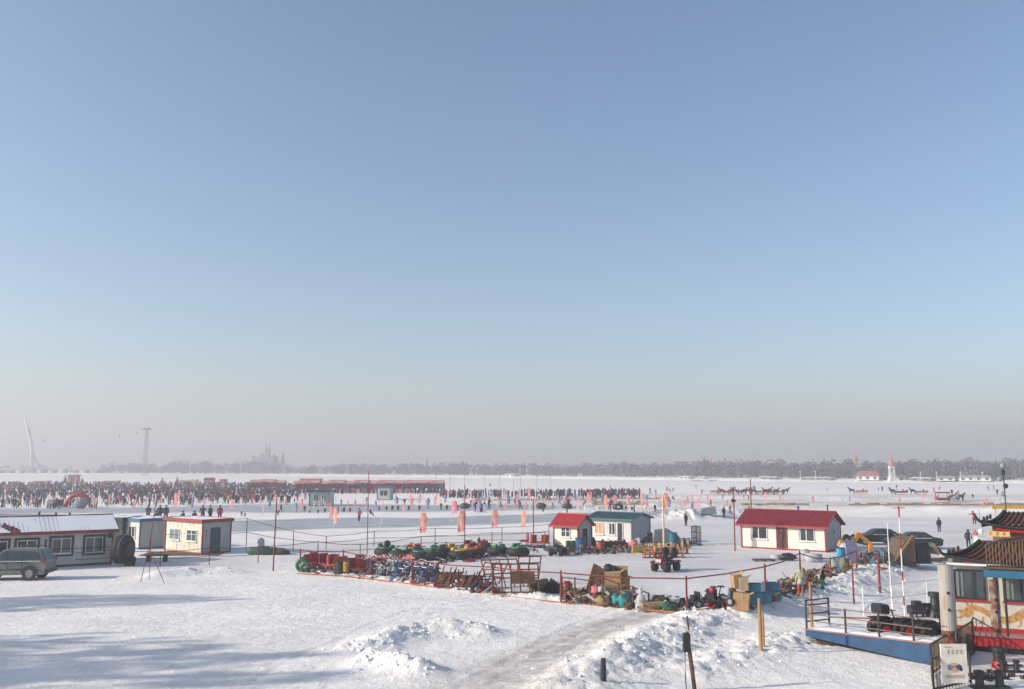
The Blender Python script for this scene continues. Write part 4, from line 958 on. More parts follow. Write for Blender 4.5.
for f in FL:
    c_ = f[0]; px, y0, y1 = map(float, f[1:].split(',')); p = at(px, y1+.5); hgtm = (y1-y0)/ppm(y1+.5)
    z_ = 'left of the cabins' if px < 240 else 'before the market stalls' if px < 440 else 'behind the small huts' if px < 660 else 'behind the red roofed house'
    if px < 240: z_ = 'in front of the dense crowd'
    dup(FP[c_], p, rnd.uniform(-1.1,-.15), 'small distant %s feather flag %s' % (FN[c_], z_), '%s feather flags %s' % (FN[c_], z_), sc=(1.0*hgtm/3.2,)*2+(hgtm/3.2,), ry=rnd.uniform(-.03,.12))
for c_, px, y0, y1, lab in (('o',333,508,533,'large orange feather flag above the red sledge row, by the rope fence'),('o',419,512,545,'orange feather flag with pale marks right of the thin red pole'),
    ('o',457,510,545,'salmon feather flag left of the person in red cap'),('o',491,509,537,'narrow orange feather flag behind the green bumper boats'),('o',521,510,537,'small orange flag hanging left of the small red roofed hut'),('p',451,500,522,'pink feather flag leaning just left of the salmon one'),('p',329,507,525,'pink feather flag tucked behind the large orange one')):
    p = at(px,y1); hgtm = (y1-y0)/ppm(y1); dup(FP[c_], p, rnd.uniform(-.9,-.3), lab, '%s feather flags' % FN[c_], sc=(1.15*hgtm/3.2,)*2+(hgtm/3.2,), ry=.05)

# ---------------------------------------------------------------- horse sledges
brown_h = mat('brown_horse', (.06,.035,.025), .8); white_h = mat('white_horse', (.5,.49,.47), .8)
HJ = [(0,0,1.15),(.45,0,1.18),(-.5,0,1.2),(.72,0,1.45),(.98,0,1.78),(1.28,0,1.62),(.45,.16,.72),(.48,.16,.38),(.45,.16,.05),(.45,-.16,.72),(.36,-.16,.38),(.42,-.16,.05),(-.5,.16,.75),(-.68,.16,.42),(-.60,.16,.05),(-.5,-.16,.75),(-.62,-.16,.42),(-.5,-.16,.05),(-.78,0,1.1),(-.88,0,.7)]
HE = [(0,1),(0,2),(1,3),(3,4),(4,5),(1,6),(6,7),(7,8),(1,9),(9,10),(10,11),(2,12),(12,13),(13,14),(2,15),(15,16),(16,17),(2,18),(18,19)]
HR = [.27,.26,.26,.17,.13,.08,.12,.06,.06,.12,.06,.06,.15,.07,.06,.15,.07,.06,.05,.03]
me = bpy.data.meshes.new('horse'); me.from_pydata(HJ, HE, []); o = bpy.data.objects.new('horse', me); COL.objects.link(o); o.modifiers.new('s','SKIN')
for i, v in enumerate(me.skin_vertices[0].data): v.radius = (HR[i],HR[i]); v.use_root = (i == 0)
o.modifiers.new('u','SUBSURF').levels = 1
dg = bpy.context.evaluated_depsgraph_get(); dg.update(); HM = bpy.data.meshes.new_from_object(o.evaluated_get(dg)); bpy.data.objects.remove(o)
HM.polygons.foreach_set('use_smooth', [True]*len(HM.polygons))
def horse(p, rz, m_, lab):
    me = HM.copy(); me.materials.clear(); me.materials.append(m_); o = bpy.data.objects.new('horse', me); COL.objects.link(o); o.location = p; o.rotation_euler = (0,0,rz); tag(o, lab, 'horse')
    s = MB(); s.prism([(.62,1.52),(.95,1.95),(1.08,1.92),(.75,1.35)], -.03, .03); s.build('mane', hair_m, o)
def sled(p, rz, m_, lab, roof):
    r = empty('horse_sledge', lab, 'sledge', p, rz); s = MB(); s.box(-1.3,1.3,-.6,.6,.45,.55).box(-1.3,1.3,-.62,-.56,.55,.95).box(-1.3,1.3,.56,.62,.55,.95).box(-1.35,-1.28,-.6,.6,.55,1.25); s.build('body', m_, r)
    for y in (-.5,.5): s = MB(); s.tube([(-1.4,y,.04),(1.3,y,.04),(1.7,y,.3)], .04, 5); s.build('runner', darkm, r)
    for x in (-.6,.1): s = MB(); s.box(x,x+.35,-.55,.55,.75,.82); s.build('seat', redp, r)
    if roof:
        s = MB(); s.prism([(-1.4,1.9),(1.4,1.9),(1.2,2.15),(-1.2,2.15)], -.7, .7); s.build('canopy', m_, r)
        for x in (-1.2,1.2):
            for y in (-.55,.55): s = MB(); s.box(x-.04,x+.04,y-.04,y+.04,.5,1.9); s.build('post', darkm, r)
    for y in (-.3,.3): s = MB(); s.tube([(1.3,y,.6),(3.4,y,.95)], .03, 4); s.build('shaft', woodd, r)
tanp = mat('tan_sled', (.50,.28,.16), .7)
for px, py, hx, m_, hc, lab, nm in ((862,494,850,tanp,brown_h,'tan','first'),(902,494.5,891,redp,brown_h,'red','second'),(922.5,494.5,911,tanp,brown_h,'reddish tan','third')):
    sled(at(px,py), math.pi, m_, '%s horse sledge on the far snow, %s from the left' % (lab, nm), False); horse(at(hx+2,py), math.pi, hc, 'brown horse pulling the %s horse sledge from the left' % nm)
    person(at(px+1,py)+Vector((0,0,.4)), 'sit', 'red' if lab == 'red' else 'brown', 'passenger sitting in the %s horse sledge from the left' % nm, R(90), 1.0)
sled(at(943,502.5), 0, redp, 'bright red roofed horse sledge on the far snow, rightmost of the four', True)
horse(at(952,502), 0, brown_h, 'dark horse harnessed right in front of the red roofed sledge'); horse(at(961,501.5), .2, brown_h, 'dark horse standing farther right of the red roofed sledge'); horse(at(956,502), .4, white_h, 'white horse between the two dark ones')
for i in range(7):
    px = (716,727,741,759,762,772,780)[i]; sled(at(px,494+.3*(i%2)), 0 if i%2 else math.pi, redp if i%3 else tanp, 'small sledge in the row on the far snow above the red house', False); bpy.data.objects[-1]
for px in (722,735,748,754,766,769,776,786,744,731):
    horse(at(px,494+rnd.random()*.8), rnd.choice([0,math.pi]), brown_h, 'dark horse in the row on the far snow above the red house')
for px in (718,730,739,751,764,774,783): person(at(px,495), rnd.choice(['stand','walk']), rnd.choice(['black','red','navy']), 'person among the row of horses on the far snow', rnd.uniform(0,6), 1.0, 'people among the row of horses')
for o in bpy.data.objects:
    if o.get('label') == 'small sledge in the row on the far snow above the red house': o['group'] = 'sledges in the far row'
    if o.get('label') == 'dark horse in the row on the far snow above the red house': o['group'] = 'horses in the far row'
# ---------------------------------------------------------------- poles, wires and fences
def pole(px, py, ytop, rad, m_, label, lean=0, name='pole', bands=None, top=None, n=8):
    p = at(px,py); h = (py-ytop)/ppm(py)*.985
    r = empty(name, label, 'pole', p); s = MB(); s.tube([(0,0,-.1),(lean*.5,0,h*.5),(lean,0,h)], [rad,rad,rad*.8], n); s.build('shaft', m_, r)
    if bands:
        for a, b in bands: s = MB(); s.tube([(lean*a,0,h*a),(lean*b,0,h*b)], rad*1.12, n); s.build('painted_band', redp, r)
    if top: s = MB(); s.lathe(top, 8, c=(lean,0,h)); s.build('finial', darkm, r)
    return r
pole(148,558,487,.03,rustred,'thin leaning pole standing in front of the blue trimmed cabin',.5)
pole(273,571,489,.05,rustred,'tall thin red brown pole right of the cream cabin', .1)
pole(367,556,470,.035,rustred,'thin pale red pole rising above the bumper boats and the stalls',.0)
pole(464.5,553,484,.035,darkm,'thin dark pole behind the person in the red cap',.0)
pole(533.5,545,498,.05,rustred,'thin pole with red flag left of the small red roofed hut',.0)
pole(611,516,484,.05,darkm,'thin dark pole rising behind the teal roofed cabin',.0)
pole(664,550,497,.085,mat('straw_pole',(.72,.55,.38),.6),'straight straw coloured pole right of the teal roofed cabin',.0)
s_ = FP['o']; dup(s_, at(664,550)+Vector((0,0,2.9)), -.5, 'tall orange flag flying on the straw coloured pole', 'orange feather flags', sc=(.8,.8,.65))
r = pole(735,551,486,.06,rustred,'tall thin rusty mast at the left end of the red roofed house',.05)
s = MB(); s.blob((0,0,4.3),(.22,.14,.14),0,8,.1); s.build('lamp', darkm, r)
pole(752,540,478,.06,rustred,'tall thin mast with red wrap behind the red roofed house',.05)
r = pole(892,608,523,.032,whitep,'tall white pole with black pennant on top left of the striped pole',.0)
s = MB(); s.add([(0,-.03,3.95),(.30,-.02,3.72),(0,-.03,3.45),(0,.0,3.95),(.30,.0,3.72),(0,.0,3.45)], [(0,1,2),(5,4,3),(0,3,4,1),(1,4,5,2),(2,5,3,0)]); s.build('pennant', darkm, r)
r = pole(905,619,505,.032,whitep,'tall red and white banded pole right of the white one',.0, bands=[(.12,.2),(.34,.42),(.62,.76),(.9,1.0)])
s = MB(); s.box(-.3,.3,-.02,.02,5.22,5.25); s.build('crossbar', rustred, r)
# a wooden tripod at the left
p = at(146,583); r = empty('tripod', 'tripod of red brown poles standing on the snow before the cream cabin', 'tripod', p)
for a, b in (((-.35,0,0),(.05,.3,2.9)),((1.15,.0,0),(-.05,.3,2.2)),((-.45,1.6,0),(.1,.2,2.6))): s = MB(); s.tube([a,b], .022, 6); s.build('leg', rustred, r)

def fence(name, label, posts, rails, rad, prad, m_, pm=None, cat='fence', sag=.03):
    """posts: (px, base, top); rails: heights as a share of each post"""
    P_ = [(at(a,b), (b-c)/ppm(b)) for a,b,c in posts]; r = empty(name, label, cat, P_[0][0]); o = P_[0][0]
    for p, h in P_: s = MB(); s.tube([p-o-Vector((0,0,.12)), p-o+Vector((0,0,h))], prad, 6); s.build('post', pm or m_, r)
    for k in rails:
        s = MB(); pts = []
        for i, (p, h) in enumerate(P_):
            q = p-o+Vector((0,0,h*k if k >= 0 else -k)); pts.append(q)
            if i < len(P_)-1:
                p2_, h2 = P_[i+1]; q2 = p2_-o+Vector((0,0,h2*k if k >= 0 else -k)); m2_ = (q+q2)/2; m2_.z -= sag*(q2-q).length*.5; pts.append(m2_)
        s.tube(pts, rad, 4); s.build('rail', m_, r)
    return r
fence('rope_fence', 'far rope fence of thin red posts running before the blue ice lane',
    [(165,552,520),(205,552,519),(246,550,518),(293,551,531),(326,550,536),(374,546,531),(435,545,528),(502,543,527),(549,541,524)], [.55,.98], .022, .035, rustred)
fence('rope_fence', 'middle rope fence passing behind the bumper boats to the red hut',
    [(20,566,555),(110,566,549),(160,566,551),(209,565,547),(258,563,546),(317.5,561,541),(360,556,544),(421,550,536),(492,548,532),(545,546,531)], [.5,.95], .022, .035, darkm, rustred)
fence('pipe_fence', 'near red pipe fence in front of the heaped sledges and the wire pen',
    [(300,569,549),(343,572,550),(412,584,560),(493,594,567),(561,602,571),(687,611,577),(766,602,568),(801,588,556),(831,578,560),(857,571,553)], [.92], .035, .05, rustred)
fence('kerb_rail', 'low orange pipe lying along the foot of the near fence',
    [(297,574,573),(345,577,575.5),(412,585,584),(493,595,594),(561,603,602),(640,610,609),(690,613,612)], [.5], .045, .03, mat('orange_pipe',(.40,.16,.08),.7), sag=0)
fence('kerb_rail', 'low dark pipe along the foot of the fence behind the snow ridge',
    [(690,612,610),(740,606,604),(790,592,590),(812,584,582)], [.5], .05, .03, darkm, sag=0)
# bare posts in the snow
pole(761,650,601,.075,wood,'tall orange brown post in the snow left of the blue platform')
pole(764,648,616,.05,wood,'short orange brown stake leaning on the taller post beside it')
pole(812,630,582,.075,wood,'orange brown post standing at the corner of the blue platform')
pole(854,604,562,.05,rustred,'rusty thin post in the snow ridge left of two near the planks')
pole(880,593,552,.075,rustred,'thick rusty post in the snow ridge right of two near the planks')
pole(603.5,682,658,.10,darkm,'short black post at the bottom edge of the picture')
r = pole(695,690,632,.07,woodd,'dark brown post with a small box and cable leaning in the front snow',-.22)
s = MB(); s.box(-.36,-.12,-.1,.1,1.2,1.8); s.build('junction_box', darkm, r, bevel=.02)
s = MB(); s.tube([(-.3,-.05,1.2),(-.32,-.1,.4),(-.28,-.1,-.2)], .02, 5); s.build('cable', darkm, r)
s = MB(); s.tube([(-.15,0,1.9),(-.2,0,2.35)], .03, 5); s.build('spike', rust, r)

# ---------------------------------------------------------------- bumper boats: snow tubes with motor seats
def tubeboat(label, m_, m2_):
    r = empty('bumper_boat', label, 'bumper boat', group='bumper boats in a row on the ice')
    s = MB(); s.torus((0,0,.34), .62, .32, 24, 10, 0, 'z', .95); s.build('rubber_tube', rubber, r, smooth=True)
    s = MB(); s.lathe([(.50,.30),(.62,.62),(.56,.74),(.40,.70),(.32,.46)], 16); s.build('hull', m_, r, smooth=True)
    s = MB(); s.prism([(-.58,.60),(-.62,.88),(-.52,.98),(-.40,.88),(-.34,.60)], -.30, .30); s.build('seat_back', m_, r, bevel=.05)
    s = MB(); s.box(-.32,.06,-.34,.34,.5,.66); s.build('seat', m2_, r, bevel=.04)
    s = MB(); s.torus((.2,0,.98), .15, .025, 14, 6, 0, 'z').tube([(.34,0,.6),(.2,0,.96)], .025, 5); s.build('steering_wheel', darkm, r)
    s = MB(); s.blob((.5,0,.72), (.24,.34,.16), 0, 10, .02); s.build('bow', m_, r, smooth=True); return r
protos = {k: tubeboat('x', *v) for k, v in dict(g=(greenp,darkm), y=(yellowp,orangep), r=(redp,darkm), o=(orangep,yellowp)).items()}
BB = [(386,556,'g','green bumper boat at the left end of the row, with a black ball in it'),(400,559,'g','green bumper boat second from the left end of the row'),(413,556,'o','orange bumper boat among the green ones on the left'),(421,560,'g','green bumper boat in front of the orange one'),
  (431,560,'g','low green bumper boat left of the yellow boats, in front'),(438,556,'g','green bumper boat between the front green and the yellow ones'),(448,555,'y','yellow bumper boat behind the large yellow one'),(460,559,'y','large yellow bumper boat nearest in the row'),(473,557,'o','orange yellow bumper boat right of the large yellow one'),
  (470,552,'r','red and dark bumper boat behind the orange yellow one'),(484,552,'r','bright red bumper boat in the middle of the row'),(498,555,'g','green bumper boat right of the bright red one'),(518,556,'g','green bumper boat at the right end of the row'),(607,548,'r','dark tube with red top between the hut and the teal cabin'),(620,548,'r','dark tube with red top before the teal cabin, second from the hut')]
for px, py, k, lab in BB: dup(protos[k], at(px,py), rnd.uniform(0,6), lab, sc=1.02+.06*rnd.random() if px < 550 else .8)
s = MB(); s.blob((0,0,0),(.28,.28,.28),0,12,.0); tag(s.build('black_ball', rubber, loc=at(387,556)+Vector((0,0,1.0)), smooth=True), 'black ball resting in the leftmost green bumper boat', 'ball')

# ---------------------------------------------------------------- ice sledges (chairs on runners) and bins
def icechair(m_, label, grp):
    r = empty('ice_chair', label, 'ice chair', group=grp)
    s = MB(); s.box(-.28,.28,-.26,.26,.32,.40); s.build('seat', m_, r)
    s = MB(); s.box(-.30,-.24,-.26,.26,.40,.88); s.build('backrest', m_, r)
    for y in (-.24,.24): s = MB(); s.tube([(-.45,y,.05),(.4,y,.05),(.55,y,.18)], .025, 5).tube([(-.25,y,.05),(-.27,y,.9)], .02, 5).tube([(.22,y,.05),(.22,y,.35)], .02, 5); s.build('runner', darkm, r)
    return r
ic = {k: icechair(m_, '%s ice chair in the row behind the near fence at its left end' % n_, '%s ice chairs' % n_) for k, m_, n_ in (('r',redp,'red'),('o',orangep,'orange'))}
for i in range(17):
    px = 309+i*3.3+rnd.uniform(-.8,.8); k = 'r' if i%3 else 'o'; dup(ic[k], at(px, 567.5+i*.42+rnd.uniform(-1,2)), rnd.uniform(-.8,.8)+R(-70), sc=rnd.uniform(1.1,1.3))
for i in range(5): dup(ic['o'], at(386+i*5, 569+rnd.uniform(-1,2)), rnd.uniform(0,6), 'orange ice chair between the bumper boats and the heap of metal sledges', 'orange ice chairs by the boats', sc=1.2)
def binb(px, py, m_, lab, h=.95, r0=.3, cat='bin'):
    r = empty('round_bin', lab, cat, at(px,py)); s = MB(); s.lathe([(r0*.82,0),(r0*.9,h*.3),(r0,h)], 14); s.build('body', m_, r, smooth=False); s = MB(); s.torus((0,0,h), r0, .03, 14, 6).lathe([(r0*.85,h-.1),(r0*.85,h-.06)], 14); s.build('rim', darkm, r); return r
binb(346,574,yellowp,'pale yellow bin among the orange ice chairs',.7,.26); binb(340,573,darkm,'black bin among the orange ice chairs',.8,.32)
binb(360,569,mat('dark_teal_bin',(.02,.08,.08),.6),'dark green bin standing right of the orange ice chairs',1.0,.36)
s = MB(); s.torus((0,0,.48), .36, .13, 20, 8, 0, 'y'); tag(s.build('green_ring', greenp, loc=at(302,570.5), smooth=True), 'green swim ring standing on edge at the left end of the ice chairs', 'ring')
s = MB(); s.torus((0,0,.36), .28, .11, 20, 8, 0, 'y'); tag(s.build('green_ring', greenp, loc=at(305.5,571.5), smooth=True), 'smaller green swim ring leaning right of the larger one', 'ring')
def icebike(m_, lab, grp):
    r = empty('ice_bicycle', lab, 'ice bicycle', group=grp)
    s = MB(); s.tube([(-.5,0,.3),(-.2,0,.75),(.35,0,.7),(.5,0,.3)], .035, 5).tube([(-.2,0,.75),(0,0,.3),(.35,0,.7)], .03, 5).tube([(.35,0,.7),(.32,0,.98)], .03, 5); s.build('frame', m_, r)
    s = MB(); s.box(-.34,-.06,-.09,.09,.78,.85); s.build('saddle', darkm, r)
    s = MB(); s.tube([(.25,-.28,1.0),(.34,0,.97),(.25,.28,1.0)], .022, 5); s.build('handlebar', frame_w, r)
    for x in (-.5,.5): s = MB(); s.torus((x,0,.28), .24, .035, 16, 5, 0, 'y'); s.build('wheel', darkm if x < 0 else m_, r)
    for y in (-.22,.22): s = MB(); s.tube([(-.75,y,.03),(-.1,y,.03)], .025, 4); s.build('runner', frame_w, r)
    return r
ib = [icebike(m_, '%s ice bicycle in the tangled heap behind the near fence' % n_, '%s ice bicycles in the heap' % n_) for m_, n_ in ((bluep,'blue'),(mat('violet_paint',(.20,.08,.26),.5),'violet'),(frame_w,'white'),(redp,'red'))]
for i in range(62):
    t = i/62; px = 366+t*68+rnd.uniform(-3,3); py = 572+t*9+rnd.uniform(-4.5,3.5)
    dup(ib[rnd.choices(range(4),[5,4,3,2])[0]], at(px,py)+Vector((0,0,rnd.uniform(0,.28))), rnd.uniform(0,6), sc=rnd.uniform(.85,1.05), rx=rnd.uniform(-.5,.5), ry=rnd.uniform(-.3,.3))

# ---------------------------------------------------------------- rusted frames
def rack(px, py, w_, h_, lean, rz, lab, nb=5, panel=False, m_=rust, nr=3):
    r = empty('metal_rack', lab, 'rack', at(px,py), rz); L_ = Matrix.Rotation(lean,4,'X')
    def V(x,z,y=0): return L_ @ Vector((x,y,z))
    for i in range(nb): x = -w_/2+w_*i/(nb-1); s = MB(); s.tube([V(x,0),V(x,h_)], .045, 5); s.build('upright', m_, r)
    for k in range(nr): z = .06+(h_-.1)*k/(nr-1); s = MB(); s.tube([V(-w_/2,z,.05),V(w_/2,z,.05)], .04, 5); s.build('crossbar', m_, r)
    if panel: s = MB(); s.T = L_.copy(); s.box(-.1*w_,w_*.42,-.03,.0,h_*.30,h_*.72); s.build('panel', woodd if panel == 1 else wood, r)
    return r
rack(516,594,2.6,1.75,R(-28),R(4),'rusty brown metal frame with a brown panel leaning behind the near fence',6,1)
rack(506,588,2.3,2.1,R(-40),R(20),'thin rusty frame propped behind the panelled frame',5,0,rustred)
rack(527,583,1.4,2.0,R(30),R(10),'narrow rusty ladder frame leaning right behind the panelled frame',3,0,rustred,5)
for i, (px, py, w_, lab) in enumerate(((444,584,2.2,'low brown heap of steel angle frames, left of three'),(454,586.5,2.2,'low brown heap of steel angle frames, middle of three'),(467,588,1.7,'low brown heap of steel angle frames, right one beside the dark bars'))):
    r = empty('frame_heap', lab, 'frame heap', at(px,py), R(-12))
    for k in range(7): s = MB(); z = .1+.09*k; s.tube([(-w_/2+rnd.uniform(-.2,.2),-.3+.1*k,z),(w_/2+rnd.uniform(-.2,.2),-.2+.1*k,z+rnd.uniform(-.05,.2))], .05, 4); s.build('bar', rust if k%3 else woodd, r)
    for k in range(6): s = MB(); x = -w_/2+w_*k/5; s.tube([(x,-.35,.05),(x+rnd.uniform(-.1,.3),.3,.95+rnd.uniform(-.1,.15))], .04, 4); s.build('upright', rust, r)
    s = MB(); s.add([(-w_/2,-.3,.15),(w_/2,-.3,.12),(w_/2,.25,.7),(-w_/2,.25,.72),(-w_/2,-.25,.1),(w_/2,-.25,.07),(w_/2,.3,.65),(-w_/2,.3,.67)], [(0,1,2,3),(7,6,5,4),(0,4,5,1),(1,5,6,2),(2,6,7,3),(3,7,4,0)]); s.build('board', woodd, r)
r = rack(479,590,1.1,1.0,R(55),R(30),'dark bars leaning at the right end of the brown heap',4,0,darkm)
rack(487,583,1.6,1.8,R(-50),R(-25),'pale red pipe frame standing behind the dark leaning bars',3,0,rustred,4)
drygreen = mat('dry_branches', (.16,.15,.06), .95, col2=(.05,.055,.03), scale=4)
def bush(px, py, rx, rz, m_, lab, cat='brush heap', n=240, name='brush_heap', size=.13):
    s = MB(); crown(s, (0,0,rz*.8), rx, rz, n, size=size)
    for k in range(26): a = rnd.uniform(0,6.28); q = rnd.uniform(.3,1); s.tube([(math.cos(a)*rx*.2,math.sin(a)*rx*.2,.05),(math.cos(a)*rx*q,math.sin(a)*rx*q*.7,rz*rnd.uniform(.6,1.7))], .018, 3)
    return tag(s.build(name, m_, loc=at(px,py)), lab, cat)
bush(545,591,.85,.38,drygreen,'dry greenish brush heap right of the panelled rusty frame'); bush(551,593,.6,.35,mat('dark_brush',(.035,.045,.03),.95),'dark green brush heap against the wire pen')
bush(537,588,.5,.25,mat('straw',(.32,.25,.13),.9),'straw coloured tuft left of the dry brush heap')

# ---------------------------------------------------------------- the wire pen of junk
fence('pen_rail', 'rust brown railing of the pen holding boards and cardboard', [(562,600,577),(575,602,578),(590,604,580),(603,606,577),(619,607,583),(633,608,586),(649,609,592)], [.95,.08], .03, .045, rust, woodd, cat='railing', sag=0)
def plank(px, py, w_, l_, lean, rz, m_, lab, z=0, name='board'):
    r = MB(); r.T = Matrix.Rotation(rz,4,'Z') @ Matrix.Rotation(lean,4,'X'); r.box(-w_/2,w_/2,-.03,.03,0,l_); return tag(r.build(name, m_, loc=at(px,py)+Vector((0,0,z))), lab, 'board')
plank(588,598,.62,1.75,R(-15),R(35),wood,'wide brown board leaning at the left side of the pen',.15).rotation_euler = (0,R(28),0)
plank(597,599,.32,1.9,R(-12),R(10),wood,'narrow brown board leaning right of the wide one',.1).rotation_euler = (0,R(24),0)
plank(592,599,.28,1.7,R(-12),R(-15),woodd,'dark board leaning between the two brown ones',.1).rotation_euler = (0,R(20),0)
plank(602,600,.30,1.5,R(5),R(0),woodd,'short dark board standing right in the pen',.05)
def box(px, py, d, rz, lab, z=0, m_=None, tilt=0, flaps=True, cat='box', name='cardboard_box'):
    r = empty(name, lab, cat, at(px,py)+Vector((0,0,z)), rz); r.rotation_euler[1] = tilt; x,y,h = d
    s = MB(); s.box(-x/2,x/2,-y/2,y/2,0,h); s.build('body', m_ or cardm, r, bevel=.01)
    s = MB(); s.box(-.04,.04,-y/2-.004,y/2+.004,h,h+.006).box(-.04,.04,-y/2-.006,-y/2-.001,h*.7,h); s.build('tape', mat('tape',(.50,.40,.26),.4), r)
    if flaps:
        for sg in (-1,1): s = MB(); s.add([(sg*x/2,-y/2,h),(sg*x/2,y/2,h),(sg*(x/2+.16),y/2,h+.10),(sg*(x/2+.16),-y/2,h+.10),(sg*x/2,-y/2,h-.01),(sg*x/2,y/2,h-.01),(sg*(x/2+.16),y/2,h+.09),(sg*(x/2+.16),-y/2,h+.09)], [(0,1,2,3),(7,6,5,4),(0,4,5,1),(1,5,6,2),(2,6,7,3),(3,7,4,0)]); s.build('flap', m_ or cardm, r)
    return r
box(612,602,(.95,.8,.85),R(8),'large brown cardboard box at the bottom of the pen stack'); box(624,603,(.75,.7,.7),R(-12),'cardboard box on the ground right of the large one')
box(613,602,(.85,.75,.7),R(-6),'cardboard box on top of the large one, with dark bundles in it',.87); box(623,602.5,(.6,.6,.55),R(14),'smaller cardboard box on the right stack of the pen',.72)
for x_, lab in ((609.5,'dark bundle on the top cardboard box, left one'),(615,'dark bundle on the top cardboard box, right one')): s = MB(); s.blob((0,0,0),(.26,.24,.2),0,8,.2,x_); tag(s.build('bundle', darkm, loc=at(x_,602)+Vector((0,.1,1.72))), lab, 'bundle')
plank(620,601.5,.9,.9,R(0),R(-8),cardm,'flat cardboard sheet standing behind the top box',1.0,'cardboard_sheet')
def sack(px, py, rr, m_, lab, cat='sack', seed=1, z=0, name='sack', jit=.22): s = MB(); s.blob((0,0,rr[2]*.8),rr,0,12,jit,seed); return tag(s.build(name, m_, loc=at(px,py)+Vector((0,0,z)), smooth=True), lab, cat)
sack(567,595,(.32,.3,.28),redp,'red cloth bundle at the left end of the pen',z=.3); sack(572,598,(.4,.3,.3),drygreen,'brown green bundle under the red one at the pen',seed=2); sack(596,601,(.3,.3,.3),mat('pink_sack',(.6,.2,.25),.8),'pink bundle between the leaning boards',seed=3,z=.35)
sack(602,602,(.22,.2,.24),whiteb,'small white bundle beside the dark board in the pen',seed=4,z=.4); sack(584,602,(.6,.4,.3),drygreen,'long dry green heap at the foot of the boards',seed=5); sack(604,605,(.5,.35,.28),mat('straw',(.32,.25,.13)),'straw coloured heap at the foot of the large box',seed=6)
tealc_ = mat('teal_tarp',(.03,.26,.27),.6,var=.3,scale=5)
for i,(px,py,lab) in enumerate(((617,606,'teal plastic bundle before the cardboard boxes, left one'),(624,606.5,'teal plastic bundle before the cardboard boxes, middle one'),(631,607,'dark teal bundle before the cardboard boxes, right one'),(628,604,'pale teal bundle behind the right one'))): sack(px,py,(.32,.3,.34),tealc_ if i<2 else mat('dark_teal',(.02,.11,.12),.6),lab,seed=7+i,jit=.35)
r = empty('wrapped_statue', 'white cloth wrapped figure standing at the right side of the pen', 'statue', at(641,610)); s = MB(); s.at((0,0,0),0,sc=.72).lathe([(.42,0),(.38,.5),(.26,.95),(.13,1.1),(.05,1.15)], 12); s.build('wrapped_body', whiteb, r, smooth=True)
s = MB(); s.at((0,0,0),0,sc=.72).blob((0,0,1.28),(.19,.19,.22),0,10,.03).lathe([(.15,1.42),(.03,1.62)], 8); s.build('head', whiteb, r, smooth=True); s = MB(); s.at((0,0,0),0,sc=.72).tube([(-.2,0,.8),(-.42,-.1,.55)], .09, 6); s.build('arm', whiteb, r); s = MB(); s.at((0,0,0),0,sc=.72).tube([(.2,0,.8),(.40,-.1,.5)], .09, 6); s.build('arm', whiteb, r)
box(652,610,(1.1,.5,.42),R(5),'low tan carton right of the white wrapped figure'); sack(660,607,(.5,.4,.3),drygreen,'green brown heap behind the tan carton',seed=12)
for i,(px,py,m_,lab) in enumerate(((664,610,tealc_,'flat teal bundle at the right end of the pen'),(672,611,mat('dark_green_net',(.03,.10,.06),.8),'flat dark green net right of the teal bundle'),(659,611,drygreen,'flat olive bundle left of the teal one'))): sack(px,py,(.55,.35,.2),m_,lab,seed=14+i,jit=.3)
def kart(px, py, rz, m_, lab, sc=1):
    r = empty('small_kart', lab, 'kart', at(px,py), rz); r.scale = (sc,)*3
    for x in (-.38,.4):
        for y in (-.3,.3): wheel(r, x, y, .16, .12, greyb)
    s = MB(); s.tube([(-.5,-.2,.2),(.5,-.2,.2),(.55,.2,.2),(-.5,.2,.2),(-.5,-.2,.2)], .03, 5); s.build('frame', darkm, r); s = MB(); s.box(-.3,-.2,-.2,.2,.22,.62).box(-.2,.15,-.2,.2,.22,.3); s.build('seat', m_, r, bevel=.02)
    s = MB(); s.torus((.25,0,.62), .13, .02, 12, 5).tube([(.35,0,.3),(.25,0,.62)], .02, 5); s.build('steering_wheel', darkm, r); s = MB(); s.cube((-.42,0,.36),(.22,.3,.26)); s.build('engine', darkm, r, bevel=.03)
kart(667,606,.5,darkm,'small black kart behind the flat teal bundle',.8); kart(680,608,2.0,darkm,'small black kart beside the tall red fence post',.8)
kart(703,607,.3,darkm,'black kart left of the red balled one behind the snow ridge',1.2); kart(713,606,1.2,darkm,'black kart with a red ball on it behind the snow ridge',1.3); kart(727,604,2.3,mat('blue_grey',(.10,.16,.22),.6),'blue grey kart left of the tall cardboard boxes',1.3)
s = MB(); s.blob((0,0,0),(.17,.17,.18),0,12,0); tag(s.build('red_ball', redp, loc=at(712,606)+Vector((0,-.2,.8)), smooth=True), 'red ball on the black kart behind the snow ridge', 'ball')
box(740,607,(.75,.6,.8),R(-14),'tilted tan cardboard box standing on the ground by the ridge fence',tilt=R(8)); box(738,606,(.42,.5,.66),R(6),'narrow tall cardboard box on top of the tilted one, left',.74,tilt=R(-6)); box(744,606,(.42,.5,.62),R(-6),'narrow cardboard box on top of the tilted one, right',.76,m_=mat('pale_card',(.48,.38,.26),.8))
box(774,591,(1.0,.6,.42),R(4),'wide tan carton lying behind the teal crates',.1)
